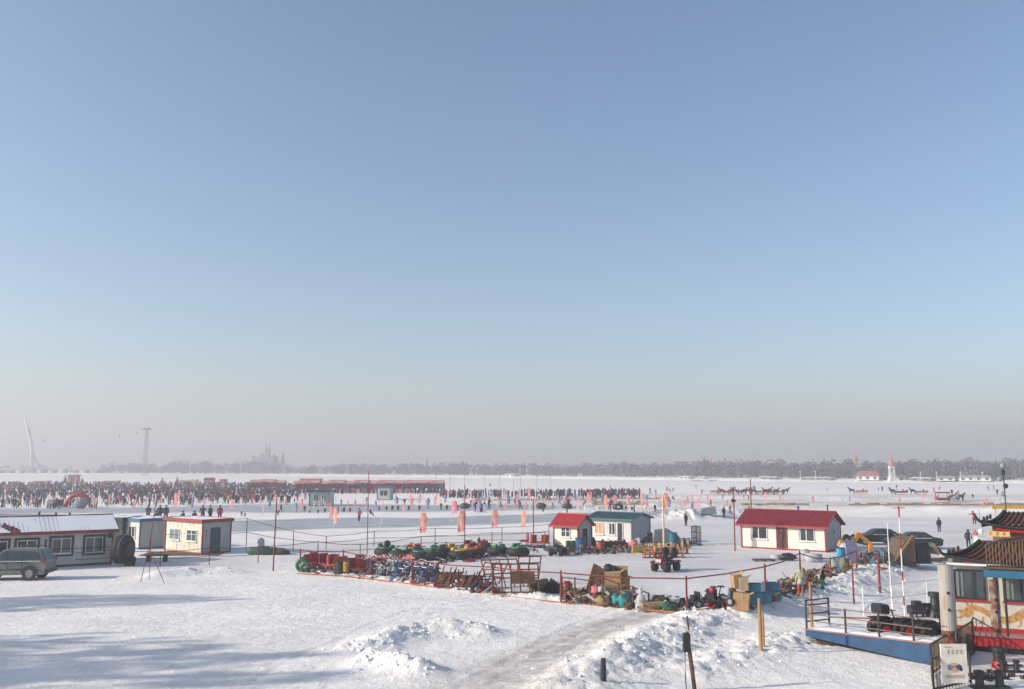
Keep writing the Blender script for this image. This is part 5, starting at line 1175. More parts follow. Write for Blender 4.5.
def crate(px, py, d, rz, m_, lab, z=0):
    r = empty('plastic_crate', lab, 'crate', at(px,py)+Vector((0,0,z)), rz); x,y,h = d
    for a in ((-x/2,x/2,-y/2,-y/2+.03),(-x/2,x/2,y/2-.03,y/2),(-x/2,-x/2+.03,-y/2+.03,y/2-.03),(x/2-.03,x/2,-y/2+.03,y/2-.03)): s = MB(); s.box(*a,.03,h); s.build('side', m_, r)
    s = MB(); s.box(-x/2,x/2,-y/2,y/2,0,.03); s.build('bottom', m_, r); s = MB(); s.box(-x/2-.02,x/2+.02,-y/2-.02,-y/2,h-.06,h); s.build('rim', m_, r)
crate(753,604,(.8,.5,.5),R(5),tealp,'teal crate right of the cardboard boxes, lower left one'); crate(753.5,603,(.7,.5,.45),R(-8),tealp,'teal crate stacked on the lower left one',.5); crate(762,602,(.8,.5,.5),R(12),tealp,'teal crate in the middle of the crate heap'); crate(772,600,(.8,.5,.45),R(-5),tealp,'teal crate at the right end of the heap'); crate(771,600,(.75,.5,.4),R(5),mat('blue_crate',(.03,.18,.32),.5),'blue teal crate on top of the right one',.45)
sack(769,594,(.26,.22,.2),redp,'red bundle above the teal crates',seed=20,z=.3)
mixc_ = [drygreen, mat('straw',(.3,.25,.12)), mat('mauve_sack',(.20,.11,.15),.8), mat('sage_sack',(.20,.21,.13),.8), darkm, mat('tan_sack',(.30,.21,.12),.8)]
names = ['olive','straw coloured','mauve','sage green','black','tan']
for i in range(64):
    t = i/64; px = 776+t*68+rnd.uniform(-3,3); py = lerp_line(px,[(776,596),(812,583),(845,571)])-rnd.uniform(0,9); k = rnd.randrange(6)
    o = sack(px,py,(rnd.uniform(.16,.32),rnd.uniform(.14,.25),rnd.uniform(.14,.34)),mixc_[k],'%s sack in the long heap of sacks behind the two workers' % names[k],seed=30+i,jit=.35); o['group'] = '%s sacks in the long heap' % names[k]
sack(845,574,(.35,.3,.5),mat('sage_sack',(.20,.21,.13)),'tall pale grey green sack under the plank table',seed=70); sack(836,574,(.4,.3,.6),greyb,'grey sack under the plank table at its left end',seed=71)
# white sacks, black heap and pallets before the red roofed house
for i,(px,py,rr,m_,lab) in enumerate(((805,561,(.55,.45,.5),whiteb,'tall white sack heap before the red roofed house, left part'),(814,562,(.7,.45,.38),whiteb,'low white sack heap before the red roofed house, right part'),(788,560.5,(.7,.45,.32),darkm,'black heap of tarpaulin left of the white sacks'),(776,560,(.4,.35,.26),whiteb,'small white sack left of the black tarpaulin'),(846,560,(.55,.4,.75),whiteb,'white sack pile behind the blue barrel'))): sack(px,py,rr,m_,lab,seed=80+i)
for i,(px,py) in enumerate(((759,561),(768,561))):
    r = empty('pallet', ('left','right')[i]+' one of two flat wooden pallets before the red roofed house', 'pallet', at(px,py), R(4))
    for k in range(4): s = MB(); s.box(-.45,.45,-.45+.24*k,-.30+.24*k,.12,.16); s.build('slat', woodd, r)
    for x in (-.4,.3): s = MB(); s.box(x,x+.1,-.45,.45,0,.12); s.build('bearer', woodd, r)
# ---------------------------------------------------------------- around the two small huts
r = binb(581,553,bluep,'blue barrel with a yellow mark at the corner of the small red hut',1.25,.48,'barrel'); s = MB(); s.torus((0,-.475,.62), .12, .025, 12, 4, 0, 'y').box(-.02,.02,-.5,-.47,.45,.8).box(-.1,.1,-.5,-.475,.6,.64); s.build('emblem', yellowp, r)
r = binb(638.5+34.5,546,tealp,'bright teal barrel standing right of the straw pole',1.2,.42,'barrel'); r = binb(841,561,mat('sky_blue_barrel',(.04,.34,.52),.5),'sky blue barrel on the plank table behind the ridge',.85,.34,'barrel'); r.location.z += .15
box(571,552,(.8,.7,.95),R(8),'green metal bin left of the blue barrel',m_=mat('bin_green',(.02,.16,.10),.5),flaps=False,cat='bin',name='metal_bin'); sack(591,551,(.35,.3,.25),pinkb,'small pink bundle right of the blue barrel',seed=90)
r = binb(601,551,orangep,'orange bucket on a stand before the teal cabin',.8,.32,'bucket'); sack(593,547,(.3,.3,.45),darkm,'black sack between the hut and the teal cabin',seed=91)
sack(634,550,(.36,.3,.32),mat('pink_sack',(.6,.2,.25)),'pink sack beside the person bending by the teal cabin',seed=92,z=.25,jit=.4); sack(639,549,(.45,.35,.35),whiteb,'pale sack right of the pink one',seed=93,z=.3); box(638,552.5,(1.0,.5,.55),R(5),'yellow box under the pink and pale sacks',m_=yellowp,flaps=False,name='yellow_box')
box(653,548,(.9,.5,.4),R(5),'yellow carton behind the wooden stools, left one',m_=mat('straw_carton',(.6,.48,.2),.7),flaps=False); box(661,548,(1.0,.5,.4),R(-5),'pale yellow carton behind the wooden stools, right one',m_=mat('pale_carton',(.65,.58,.38),.7),flaps=False)
for i in range(14):
    px = 588+rnd.uniform(0,42); py = 552.5+rnd.uniform(-3,1.5); k = rnd.randrange(6); o = sack(px,py,(.28,.22,.18),mixc_[k],'small %s bundle in the litter before the teal cabin' % names[k],seed=100+i,jit=.4); o['group'] = '%s bundles before the teal cabin' % names[k]
for i,(px,py,m_,lab) in enumerate(((536,547,redp,'red cart box'),(531,547.5,redp,'red cart box'),(524,546,orangep,'orange cart box'),(541,548,tealp,'teal cart box'),(546,548,mat('straw',(.3,.25,.12)),'straw coloured cart box'))): dup(ic['r' if i < 3 else 'o'], at(px,py), rnd.uniform(0,6), 'ice chair in the short row left of the small red hut', 'ice chairs left of the hut', sc=1.3)
def stool(px, py, rz):
    global _st
    r = empty('wooden_stool', 'low yellow wooden sledge stool in the row behind the red quad bike', 'stool', group='wooden sledge stools'); s = MB(); s.box(-.42,.42,-.22,.22,.42,.48); s.build('seat', wood, r); s = MB(); s.box(.36,.42,-.2,.2,.48,.85); s.build('backrest', wood, r)
    for x in (-.32,.32): s = MB(); s.box(x-.04,x+.04,-.2,.2,.06,.42); s.build('leg', orangep, r)
    for y in (-.2,.2): s = MB(); s.box(-.5,.5,y-.03,y+.03,0,.06); s.build('runner', woodd, r)
    return r
st = stool(0,0,0)
for i in range(13): dup(st, at(649+(i%7)*5.6+rnd.uniform(-.6,.6), 554.5+(i//7)*3.4-(i%7)*.1), rnd.uniform(-.4,.4), sc=rnd.uniform(1.0,1.25))
# grey canvas shelter, wire frames
p = at(654,546); r = empty('canvas_shelter', 'low grey canvas shelter right of the teal roofed cabin', 'shelter', p, R(-6)); s = MB(); s.prism([(0,0),(.15,1.35),(1.3,1.5),(2.3,.9),(2.6,0)], 0, 2.2); s.build('canvas', mat('grey_canvas',(.17,.20,.21),.8,var=.2), r); s = MB(); s.box(-.6,-.1,.0,.6,0,1.2); s.build('end_box', darkm, r)
rack(683,546,1.6,1.3,R(-60),R(0),'low dark wire frame lying right of the teal barrel',4,0,darkm); rack(694,544,1.2,1.7,0,R(60),'upright grey wire frame at the left of the open ice',4,0,darkm,4); rack(699,545,1.3,1.75,0,R(95),'upright grey wire frame, right one of the pair',4,0,darkm,4)
# snow heap with grey slab
s = MB(); s.prism([(0,0),(.3,.7),(2.1,1.05),(2.4,0)], 0, 1.6); tag(s.build('grey_hut', mat('grey_hut',(.25,.30,.32),.7), loc=at(700,513)), 'grey sloped shelter behind the white snow heap', 'shelter')
# green heap behind the rope fence
s = MB(); s.blob((0,0,.25),(1.4,.6,.42),0,14,.3,5); tag(s.build('tarpaulin_heap', mat('dark_green_net',(.03,.10,.06)), loc=at(263,554.5), smooth=True), 'flat dark green tarpaulin heap right of the cream cabin, larger part', 'tarpaulin'); s = MB(); s.blob((0,0,.2),(1.0,.5,.32),0,14,.3,8); tag(s.build('tarpaulin_heap', mat('brown_net',(.12,.12,.07),.9), loc=at(277,554.5), smooth=True), 'flat brownish tarpaulin heap at the foot of the tall pole', 'tarpaulin'); sack(261,552,(.3,.25,.4),whiteb,'small pale bag on the flat dark green tarpaulin heap',seed=140,z=.45)
# loose litter nobody could count, lying between and over the bigger things
def litter(name, line, wpx, n, hmax, ms, seed, smin=.05, smax=.3):
    q = random.Random(seed); s = MB(); k_ = len(line)-1
    for i in range(n):
        t = q.random()*k_; a, b = line[int(t)], line[int(t)+1]; f = t-int(t)
        p = at(a[0]+(b[0]-a[0])*f, a[1]+(b[1]-a[1])*f-q.random()*wpx); h = q.random()**1.7*hmax
        s.at(p+Vector((0,0,h)), q.uniform(0,6.3), q.uniform(-.9,.9), q.uniform(-.9,.9)); m_ = q.randrange(len(ms)); r_ = q.random(); e = q.uniform(smin,smax)
        if r_ < .4: s.box(-e*2.2,e*2.2,-.018,.018,-.018,.018,m_)
        elif r_ < .65: s.box(-e,e,-e*.7,e*.7,-.015,.015,m_)
        elif r_ < .85: s.box(-e*.5,e*.5,-e*.4,e*.4,-e*.3,e*.3,m_)
        else: s.blob((0,0,0),(e*.7,e*.5,e*.4),m_,6,.3,i)
    s.at(); tag(s.build(name, ms), kind='stuff')
q = random.Random(77); s = MB()
for i in range(1700):
    pts, wd, ht, rg = RIDGES[q.choice([0,0,0,1,1,1,2,3,4,6,6,7,7,8,5,5])]; t = q.random()*(len(pts)-1); a = pts[int(t)].lerp(pts[int(t)+1], t-int(t)); x = a.x+q.gauss(0,wd*.75); y = a.y+q.gauss(0,wd*.75); e = .02+.07*q.random()**3
    s.blob((x,y,hgt(x,y)-e*.1), (e*q.uniform(.8,1.5),e,e*.8), 0, 5, .4, i)
tag(s.build('snow_clods', snow_m), kind='stuff')
LM = [woodd, rust, darkm, drygreen, cardm, redp, tealp, whiteb, mat('straw',(.3,.25,.12)), woodd, darkm, drygreen, rustred]
litter('pen_litter', [(563,603),(600,606),(640,610)], 9, 330, .55, LM, 1)
litter('pen_end_litter', [(640,611),(690,613)], 6, 110, .22, LM, 21)
litter('kart_litter', [(697,610),(735,608)], 6, 60, .2, LM, 22)
litter('ridge_litter', [(745,606),(775,601),(812,588),(848,574)], 9, 520, .5, LM, 2)
litter('junk_litter', [(850,566),(880,566),(905,566)], 8, 300, .6, [darkm,woodd,rust,greyb,tealp,rubber], 3)
litter('hut_litter', [(560,555),(590,555),(640,553),(690,549)], 6, 420, .4, LM, 4)
litter('sledge_litter', [(300,572),(345,575),(412,584),(470,592),(500,595)], 7, 420, .45, [darkm,rust,redp,bluep,frame_w,woodd,orangep], 5)
litter('boat_litter', [(372,563),(430,564),(480,562),(550,552)], 6, 160, .3, [darkm,rust,redp,greenp,woodd], 6)
# straw fenced pens in the distance
straw = mat('pen_straw', (.42,.34,.22), .9, var=.25, scale=.8)
for i,(a,b,y0,lab) in enumerate(((475,600,500.5,'low straw screen fence in front of the far people, left stretch'),(592,650,505,'short straw screen fence right of the dark hedge tub'),(596,668,499.5,'low straw screen fence behind the orange flags'),(740,812,505.5,'low straw bale wall behind the red roofed house'),(848,1030,505.5,'long low straw bale wall at the right, before the horse sledges'))):
    A_, B_ = at(a,y0), at(b,y0); d_ = B_-A_; s = MB(); s.at(A_, math.atan2(d_.y,d_.x)); n_ = int(d_.length/1.2); h_ = .45 if i != 1 else .8
    for k in range(n_): s.box(k*1.2+rnd.uniform(0,.2),k*1.2+1.15,rnd.uniform(-.1,.1),.5,0,h_*rnd.uniform(.6,1.25))
    tag(s.build('straw_screen', straw), lab, 'fence')
for i,(px,py,m_,lab) in enumerate(((541,508.5,mat('dark_green_net',(.03,.10,.06)),'wide dark hedge tub behind the small red hut, left'),(567,508.5,darkm,'dark round tub behind the small red hut, right'),(465,508.5,darkm,'dark round tub with red side at the rink edge'),(618,509,darkm,'dark and white tub behind the teal roof'))): sack(px,py,(.95,.6,.55),m_,lab,seed=150+i,cat='tub',name='tub',jit=.1)
for i,px in enumerate((479.5,483)):
    s = MB(); s.box(-.5,.5,-.03,.03,.15,1.4).box(-.45,-.4,-.06,.06,0,.15).box(.4,.45,-.06,.06,0,.15); tag(s.build('lilac_screen', mat('lilac_panel',(.5,.5,.62),.6), loc=at(px,512.8)), ('left','right')[i]+' of two pale lilac panels at the rink edge', 'panel')
for i in range(9): px = 440+i*14; s = MB(); s.tube([(0,0,0),(0,0,5.5)], .07, 5).cube((0,0,5.4),(1.6,.1,.15)); tag(s.build('lamp_post', greyb, loc=at(px+rnd.uniform(-4,4),492+rnd.uniform(-4,2))), 'thin grey lamp post on the far snow behind the pens', 'lamp post', 'lamp posts behind the pens')

# ---------------------------------------------------------------- junk right of the house
r = empty('loader_arm', 'yellow orange digger arm lying behind the red roofed house', 'loader', at(838,553), R(5)); yl = mat('digger_yellow',(.60,.30,.05),.5)
s = MB(); s.prism([(0,.6),(.2,1.05),(1.2,1.2),(1.6,.9),(1.2,.7),(.3,.5)], -.2, .2).prism([(.5,.2),(.8,.2),(.8,.7),(.5,.7)], -.3, .3); s.build('boom', yl, r); s = MB(); s.prism([(1.4,1.0),(1.7,1.75),(1.95,1.7),(2.9,.9),(2.8,.7),(1.9,1.35),(1.6,.85)], -.14, .14); s.build('dipper', yl, r); s = MB(); s.tube([(.4,0,1.1),(1.5,0,1.5)], .06, 6); s.build('ram', darkm, r); s = MB(); s.torus((.75,-.1,1.2), .25, .14, 14, 6, 0, 'y'); s.build('wheel', rubber, r); s = MB(); s.prism([(2.75,.95),(3.0,.8),(3.0,.1),(2.8,.0),(2.6,.3)], -.25, .25); s.build('bucket', yl, r)
# plank table
r = empty('plank_table', 'long straw coloured plank table with barrel and sacks on it, behind the ridge', 'table', at(836,569)); p2_ = at(884,570)-at(836,569); s = MB(); s.at((0,0,0), math.atan2(p2_.y,p2_.x)); s.box(0,p2_.length,-.3,.3,.48,.58); s.build('tabletop', wood, r)
for k in range(5): s = MB(); s.at((0,0,0), math.atan2(p2_.y,p2_.x)); x = .1+k*(p2_.length-.3)/4; s.box(x,x+.1,-.25,.25,0,.48); s.build('leg', woodd, r)
pur = mat('lilac_tarp',(.26,.26,.38),.7); s = MB(); s.add([(-.3,0,0),(.75,0,0),(.45,.2,1.6),(-.35,.2,1.75),(-.25,.35,0),(.8,.35,0),(.5,.4,1.55),(-.3,.4,1.7)], [(0,1,2,3),(7,6,5,4),(0,4,5,1),(1,5,6,2),(2,6,7,3),(3,7,4,0)]); tag(s.build('hanging_tarpaulin', pur, loc=at(852,565)+Vector((0,0,.1))), 'lilac tarpaulin hung upright right of the blue barrel', 'tarpaulin')
dk = [darkm, mat('dark_teal',(.02,.11,.12)), rubber, mat('brown_net',(.12,.12,.07))]
for i in range(16):
    px = 862+rnd.uniform(0,36); py = 563-rnd.uniform(0,6); o = sack(px,py,(rnd.uniform(.3,.5),.3,rnd.uniform(.14,.3)),dk[i%4],'dark %s lump in the junk heap before the two dark cars' % ('black','teal','rubber','brown')[i%4],seed=170+i,jit=.4); o['group'] = '%s lumps in the junk heap' % ('black','teal','rubber','brown')[i%4]
sack(886,562,(.32,.3,.4),mat('deep_teal',(.01,.18,.22),.6),'bright teal bundle in the junk heap left of the striped pole',seed=190)
plank(893,563,.12,2.4,R(0),0,wood,'thin straw coloured pole leaning on the tarpaulin hut',0,'leaning_pole').rotation_euler = (0,R(38),0)
r = empty('tarpaulin_hut', 'patched brown and dark green tarpaulin hut right of the dark cars', 'hut', at(896,565), R(6)); r.scale = (.9,.9,.82); bt = mat('brown_tarp',(.14,.11,.08),.9,var=.3,bump=.3); gt = mat('green_tarp',(.035,.06,.06),.8,var=.4,bump=.3)
s = MB(); s.prism([(-.3,0),(.9,1.95),(1.6,2.25),(1.6,0)], 0, 2.2); s.build('brown_sheet', bt, r); s = MB(); s.prism([(1.9,0),(1.75,1.7),(2.8,1.8),(3.0,.0)], .1, 2.2); s.build('green_sheet', gt, r); s = MB(); s.prism([(1.6,0),(1.6,2.2),(1.9,1.9),(1.9,0)], .5, 2.1); s.build('back_sheet', rubber, r)
s = MB(); s.box(1.55,1.62,-.05,.05,0,2.3); s.build('pole', woodd, r); s = MB(); s.prism([(2.75,1.75),(3.3,1.7),(3.75,1.0),(3.7,.7),(3.3,1.3),(2.9,1.45)], .2, 1.9); s.build('straw_flap', mat('straw_flap',(.48,.40,.28),.9), r)
sack(908,563,(.4,.35,.35),orangep,'orange bundle in the doorway of the tarpaulin hut',seed=195,z=.35); sack(913,564,(.35,.3,.25),darkm,'black bundle in the doorway of the tarpaulin hut',seed=196)
s = MB(); s.box(-1.0,1.2,-.3,.3,0,.18).tube([(-1.2,0,.1),(1.5,.1,.25)], .05, 5); tag(s.build('timber_pile', woodd, loc=at(931,561)), 'low dark timbers on the ice right of the tarpaulin hut', 'timber')
# white sled heap by the man in black
r = empty('white_sledge', 'white boxy sledge with red top beside the man in black', 'sledge', at(981,549)); s = MB(); s.box(-.5,.6,-.4,.4,.15,1.1,0,.12); s.build('body', whitep, r); s = MB(); s.box(-.6,.7,-.5,-.42,0,.12).box(-.6,.7,.42,.5,0,.12); s.build('runner', darkm, r); s = MB(); s.lathe([(.3,1.12),(.04,1.6)], 4, c=(-.45,0,.1)); s.build('red_cone', redp, r); s = MB(); s.blob((.1,0,1.5),(.24,.24,.3),0,8,.1); s.build('headrest', whitep, r)
pole(971.5,549,533,.025,frame_w,'thin white stick planted beside the man in black')
pole(980,523,510,.03,rustred,'thin stick held upright beside the figure in red jacket')
# ---------------------------------------------------------------- blue landing platform
steelblue = mat('blue_steel', (.008,.085,.19), .5, var=.18, scale=2, bump=.15)
P0 = flat(806,643); P0.z = .0; P1 = Vector((flat(946,672).x, flat(946,668).y+.3, 0)); d = P1-P0; LD = d.length
r = empty('landing_platform', 'blue steel landing platform covered with snow at the lower right', 'platform', P0, math.atan2(d.y,d.x)); DW = 2.6
s = MB(); s.prism([(0,.28),(0,.56),(LD,.80),(LD,.02),(LD*.6,.12)], 0, DW); s.build('hull', steelblue, r)
s = MB(); s.box(0,LD,-.05,.02,0,.05); s.v = [(x,y,z+.53+x/LD*.24) for x,y,z in s.v]; s.build('rubbing_strip', mat('pink_rust',(.34,.20,.18),.8), r)
s = MB(); n, q = 40, 14; vs = []
for j in range(q+1):
    for i in range(n+1):
        x, y = LD*i/n, .04+(DW-.08)*j/q; vs.append((x,y,.575+.24*x/LD+.09*max(0,.45+noise.noise(Vector((x*1.3,y*1.3,2)))+.5*noise.noise(Vector((x*4,y*4,2))))*(0 if j in (0,q) else 1)))
s.add(vs, [(j*(n+1)+i,j*(n+1)+i+1,(j+1)*(n+1)+i+1,(j+1)*(n+1)+i) for j in range(q) for i in range(n)]); s.build('snow', snow_m, r, smooth=True)
for x in (.45,LD*.72): s = MB(); s.tube([(x,.3,.35),(x,.3,-.1)], .07, 6); s.build('foot', darkm, r)
rz_ = lambda x: .56+.24*x/LD
for i, x in enumerate((.03,1.85,3.3,4.7)):
    s = MB(); s.box(x-.03,x+.03,.02,.08,rz_(x),rz_(x)+(1.15 if i == 0 else .95)); s.build('rail_post', darkm, r)
for h_ in (.35,.62,.95):
    s = MB(); s.tube([(.03,.05,rz_(0)+h_),(LD,.05,rz_(LD)+h_-.12)], .022, 6); s.build('rail', mat('weathered_rail',(.22,.16,.14),.7), r)
s = MB(); s.box(.27,.33,1.2,1.26,rz_(0),rz_(0)+1.2); s.build('rail_post', darkm, r)
for h_ in (.3,.6,.95,1.15): s = MB(); s.tube([(.03,.05,rz_(0)+h_),(.3,1.23,rz_(0)+h_+.02)], .03, 6); s.build('gate_rung', darkm, r)
s = MB(); s.tube([(.3,1.3,rz_(0)+.4),(LD*.62,DW-.1,rz_(LD*.6)+.4)], .03, 6); s.build('back_pipe', rustred, r)
# timbers under the platform
s = MB(); s.tube([(-.2,0,.06),(3.2,-.35,.04)], .07, 6).tube([(-.1,.3,.1),(2.4,-.1,.1)], .06, 6); tag(s.build('timber_beam', woodd, loc=(P0.x-.1,P0.y-.5,0)), 'dark beams lying on the snow under the blue platform', 'beam')
# white railings behind
fence('white_railing', 'thin white railing on the snow behind the row of black quad bikes', [(864,616,586),(893,614,584),(928,610,580),(950,607,578)], [.97,.55], .022, .03, whitep, cat='railing', sag=0)
# a row of black quads along the platform
def deckpt(px, py, z): return flat(px,py,z)
redhub = mat('red_hub', (.5,.03,.03), .5)
def oldquad(lab, p, rz, sc, top):
    r = empty('quad_bike', lab, 'quad bike', p, rz, 'black quad bikes parked on the landing'); r.scale = (sc,)*3
    for x in (-.42,.42):
        for y in (-.36,.36): wheel(r, x, y, .34, .26, redhub if top != 1 else darkm)
    s = MB(); s.prism([(-.7,.5),(-.6,.68),(.5,.74),(.75,.55),(.4,.42),(-.4,.4)], -.2, .2); s.build('body', darkm, r, bevel=.03); s = MB(); s.prism([(-.55,.70),(-.5,.84),(.0,.84),(.1,.74)], -.17, .17); s.build('seat', rubber, r, bevel=.03)
    s = MB(); s.tube([(.3,0,.7),(.18,0,1.08)], .035, 6).tube([(.1,-.36,1.12),(.2,-.15,1.08),(.2,.15,1.08),(.1,.36,1.12)], .025, 6); s.build('handlebar', darkm, r)
    s = MB()
    for y in (-.24,-.08,.08,.24): s.tube([(-.85,y,.8),(-.45,y,.82)], .016, 4)
    s.tube([(-.85,-.24,.8),(-.85,.24,.8)], .016, 4); s.build('rack', darkm, r)
    if top == 0: s = MB(); s.cube((-.35,0,1.15),(.55,.7,.42)); s.build('top_box', darkm, r, bevel=.08)
    s = MB(); s.box(-.86,-.82,-.22,-.12,.55,.65); s.build('lamp', redp, r)
for i,(px,py,rz,lab,tp_) in enumerate(((889,636,R(12),'black quad bike with a black top box, leftmost of three on the landing',0),(913,638,R(8),'black quad bike with red hubs, middle of three on the landing',2),(935,641,R(4),'black quad bike with red lamps, rightmost of three on the landing',1))):
    oldquad(lab, flat(px,py,.55+.03*i), rz, .92, tp_)
s = MB(); s.torus((0,0,.30), .22, .09, 18, 8, 0, 'y'); tag(s.build('loose_tyre', rubber, loc=flat(901,638,.58)), 'loose black tyre leaning between the left and middle quad bike', 'tyre')
r = empty('capstan', 'black bell shaped capstan standing on the snow left of the rusty column', 'capstan', at(936,617)); s = MB(); s.lathe([(.48,0),(.42,.35),(.24,.55),(.20,.95),(.30,1.0),(.30,1.18),(.12,1.2)], 14); s.build('drum', darkm, r, smooth=False); s = MB(); s.tube([(-.9,0,.6),(.75,0,.62)], .07, 6).cube((.75,0,.62),(.12,.2,.4)); s.build('crank', darkm, r)
r = empty('engine_block', 'black engine block on the snow left of the bell shaped capstan', 'engine', at(917,617)); s = MB(); s.cube((0,0,.35),(.8,.45,.4)).cube((0,0,.65),(.4,.35,.25)); s.build('block', darkm, r, bevel=.03); s = MB(); s.tube([(.3,0,.5),(1.1,0,.5)], .06, 6); s.build('shaft', darkm, r); s = MB(); s.tube([(-.3,0,.15),(-.3,0,-.1)], .06, 5).tube([(.3,0,.15),(.3,0,-.1)], .06, 5); s.build('leg', darkm, r)

# ---------------------------------------------------------------- rusty columns
def column(px, py, ytop, rad, lab, pal):
    p = flat(px,py); h = (py-ytop)/ppm(py); r = empty('mooring_column', lab, 'column', p)
    s = MB(); s.lathe([(rad,0),(rad,h*.34)], 18); s.build('rusty_foot', mat('heavy_rust',(.30,.12,.05),.9,col2=(.12,.06,.04),scale=3,bump=.4), r, smooth=False)
    s = MB(); s.lathe([(rad*1.0,h*.34),(rad*.98,h)], 18); s.build('shaft', mat('rust_streaked_white',(.40,.38,.355) if not pal else (.42,.30,.22),.7,col2=(.34,.18,.10),mix=(.52,.78),scale=2.2,stretch=(1.5,1.5,.4)) if not pal else mat('brown_rust_column',(.36,.30,.25),.85,col2=(.20,.10,.06),scale=2,bump=.3), r)
    for z in (.3,.55,.72): s = MB(); s.blob((-rad*.3,-rad*.98,h*z),(.06,.04,.06),0,8,0); s.build('bolt', darkm, r)
    if pal: s = MB(); s.lathe([(rad*1.6,0),(rad*1.35,.25),(rad,.4)], 12); s.build('collar', woodd, r)
    return r
column(951.5,664,566,.275,'tall white column with rust at its foot beside the boat cabin',0)
column(998,651,580,.24,'brown rusty column standing in front of the dragon painting',1)

# ---------------------------------------------------------------- the pagoda boat
bw = mat('boat_white', (.56,.54,.48), .5, col2=(.40,.34,.27), mix=(.5,.85), scale=1.6, bump=.15); bred = mat('boat_red', (.42,.03,.03), .5); tile = mat('roof_tile', (.16,.045,.03), .7, var=.3, scale=5, bump=.3); ridge_m = mat('dark_ridge', (.035,.045,.04), .7, var=.3)
O = flat(957,650); O.y = flat(957,648).y
boat = empty('pagoda_boat', 'white restaurant boat with curved red tiled pagoda roofs at the right edge', 'boat', O, R(-27)); BL = 6.0; U = 1/25.2
s = MB(); s.box(0,BL,.0,3,.75,3.30); s.build('cabin_wall', bw, boat)
s = MB(); s.box(-.3,BL,-.35,3.4,.22,.62); s.build('red_band', bred, boat); s = MB(); s.box(-.35,BL,-.42,-.35,.62,.74).box(-.3,BL,-.40,3.3,.62,.749); s.build('deck_edge', mat('pink_rust',(.34,.20,.18)), boat)
s = MB(); s.box(-.25,BL,-.30,3.3,-.2,.22); s.build('hull', darkm, boat)
s = MB(); s.box(0,BL,-.03,-.002,.76,.92); s.build('skirting', bred, boat)
for i,(x0,x1) in enumerate(((.18,1.35),(1.95,2.9),(3.3,4.6))):
    z0, z1 = 1.95, 3.12; s = MB()
    for a in ((x0,x1,z1-.07,z1),(x0,x1,z0,z0+.07),(x0,x0+.07,z0+.07,z1-.07),(x1-.07,x1,z0+.07,z1-.07),((x0+x1)/2+.12,(x0+x1)/2+.22,z0+.07,z1-.07)): s.box(a[0],a[1],-.07,-.003,a[2],a[3])
    f = s.build('window', darkm, boat); s = MB(); s.box(x0+.06,x1-.06,-.03,-.004,z0+.06,z1-.06); s.build('pane', glass, f)
    s = MB(); s.box(x0+.12,x0+.22,-.036,-.031,z0+.1,z1-.1).box(x0+.3,x0+.36,-.036,-.031,z0+.1,z1-.1); s.build('curtain', mat('dull_curtain',(.22,.25,.22),.8), f)
    s = MB(); s.box(x0-.05,x1+.05,-.10,-.003,z0-.07,z0); s.build('sill', bred, f)
s = MB(); s.box(-.06,0,-.04,.1,.75,3.3); s.build('corner_trim', bred, boat)
# painted dragon: a wavy golden body with head, horns, whiskers and claws, a few mm proud of the wall
gold = mat('dragon_gold', (.50,.32,.12), .6, col2=(.36,.20,.09), scale=7); s = MB()
def ribbon(pts, w0, w1, y, s):
    n = len(pts); vs = []
    for i,(x,z) in enumerate(pts):
        a, b = pts[max(0,i-1)], pts[min(n-1,i+1)]; dx, dz = b[0]-a[0], b[1]-a[1]; L_ = math.hypot(dx,dz) or 1; w_ = w0+(w1-w0)*i/(n-1)
        vs += [(x-dz/L_*w_,y,z+dx/L_*w_),(x+dz/L_*w_,y,z-dx/L_*w_)]
    s.add(vs, [(2*i,2*i+1,2*i+3,2*i+2) for i in range(n-1)])
body = [(.72+t*2.6, 1.42+.22*math.sin(t*7.5+1.2)+.05*t) for t in [k/26 for k in range(27)]]
ribbon(body, .10, .17, -.006, s); s.add([(.40,-.007,1.30),(.62,-.007,1.22),(.86,-.007,1.36),(.86,-.007,1.62),(.66,-.007,1.72),(.55,-.007,1.56),(.36,-.007,1.50)], [(0,1,2,3,4,5,6)])
for q in ([(.70,1.68),(.62,1.82),(.50,1.84)],[(.80,1.64),(.82,1.80),(.74,1.88)],[(.42,1.42),(.28,1.50),(.20,1.44)],[(.45,1.30),(.34,1.20),(.24,1.24)],[(1.2,1.3),(1.12,1.08),(1.0,1.02)],[(1.16,1.12),(1.24,1.02)],[(2.0,1.5),(1.95,1.76),(1.84,1.82)],[(2.5,1.3),(2.48,1.06),(2.38,1.0)]): ribbon(q, .045, .015, -.008, s)
s.build('dragon_painting', gold, boat)
s = MB(); s.blob((.62,-.012,1.56),(.035,.004,.035),0,8,0); s.build('dragon_eye', bred, boat)
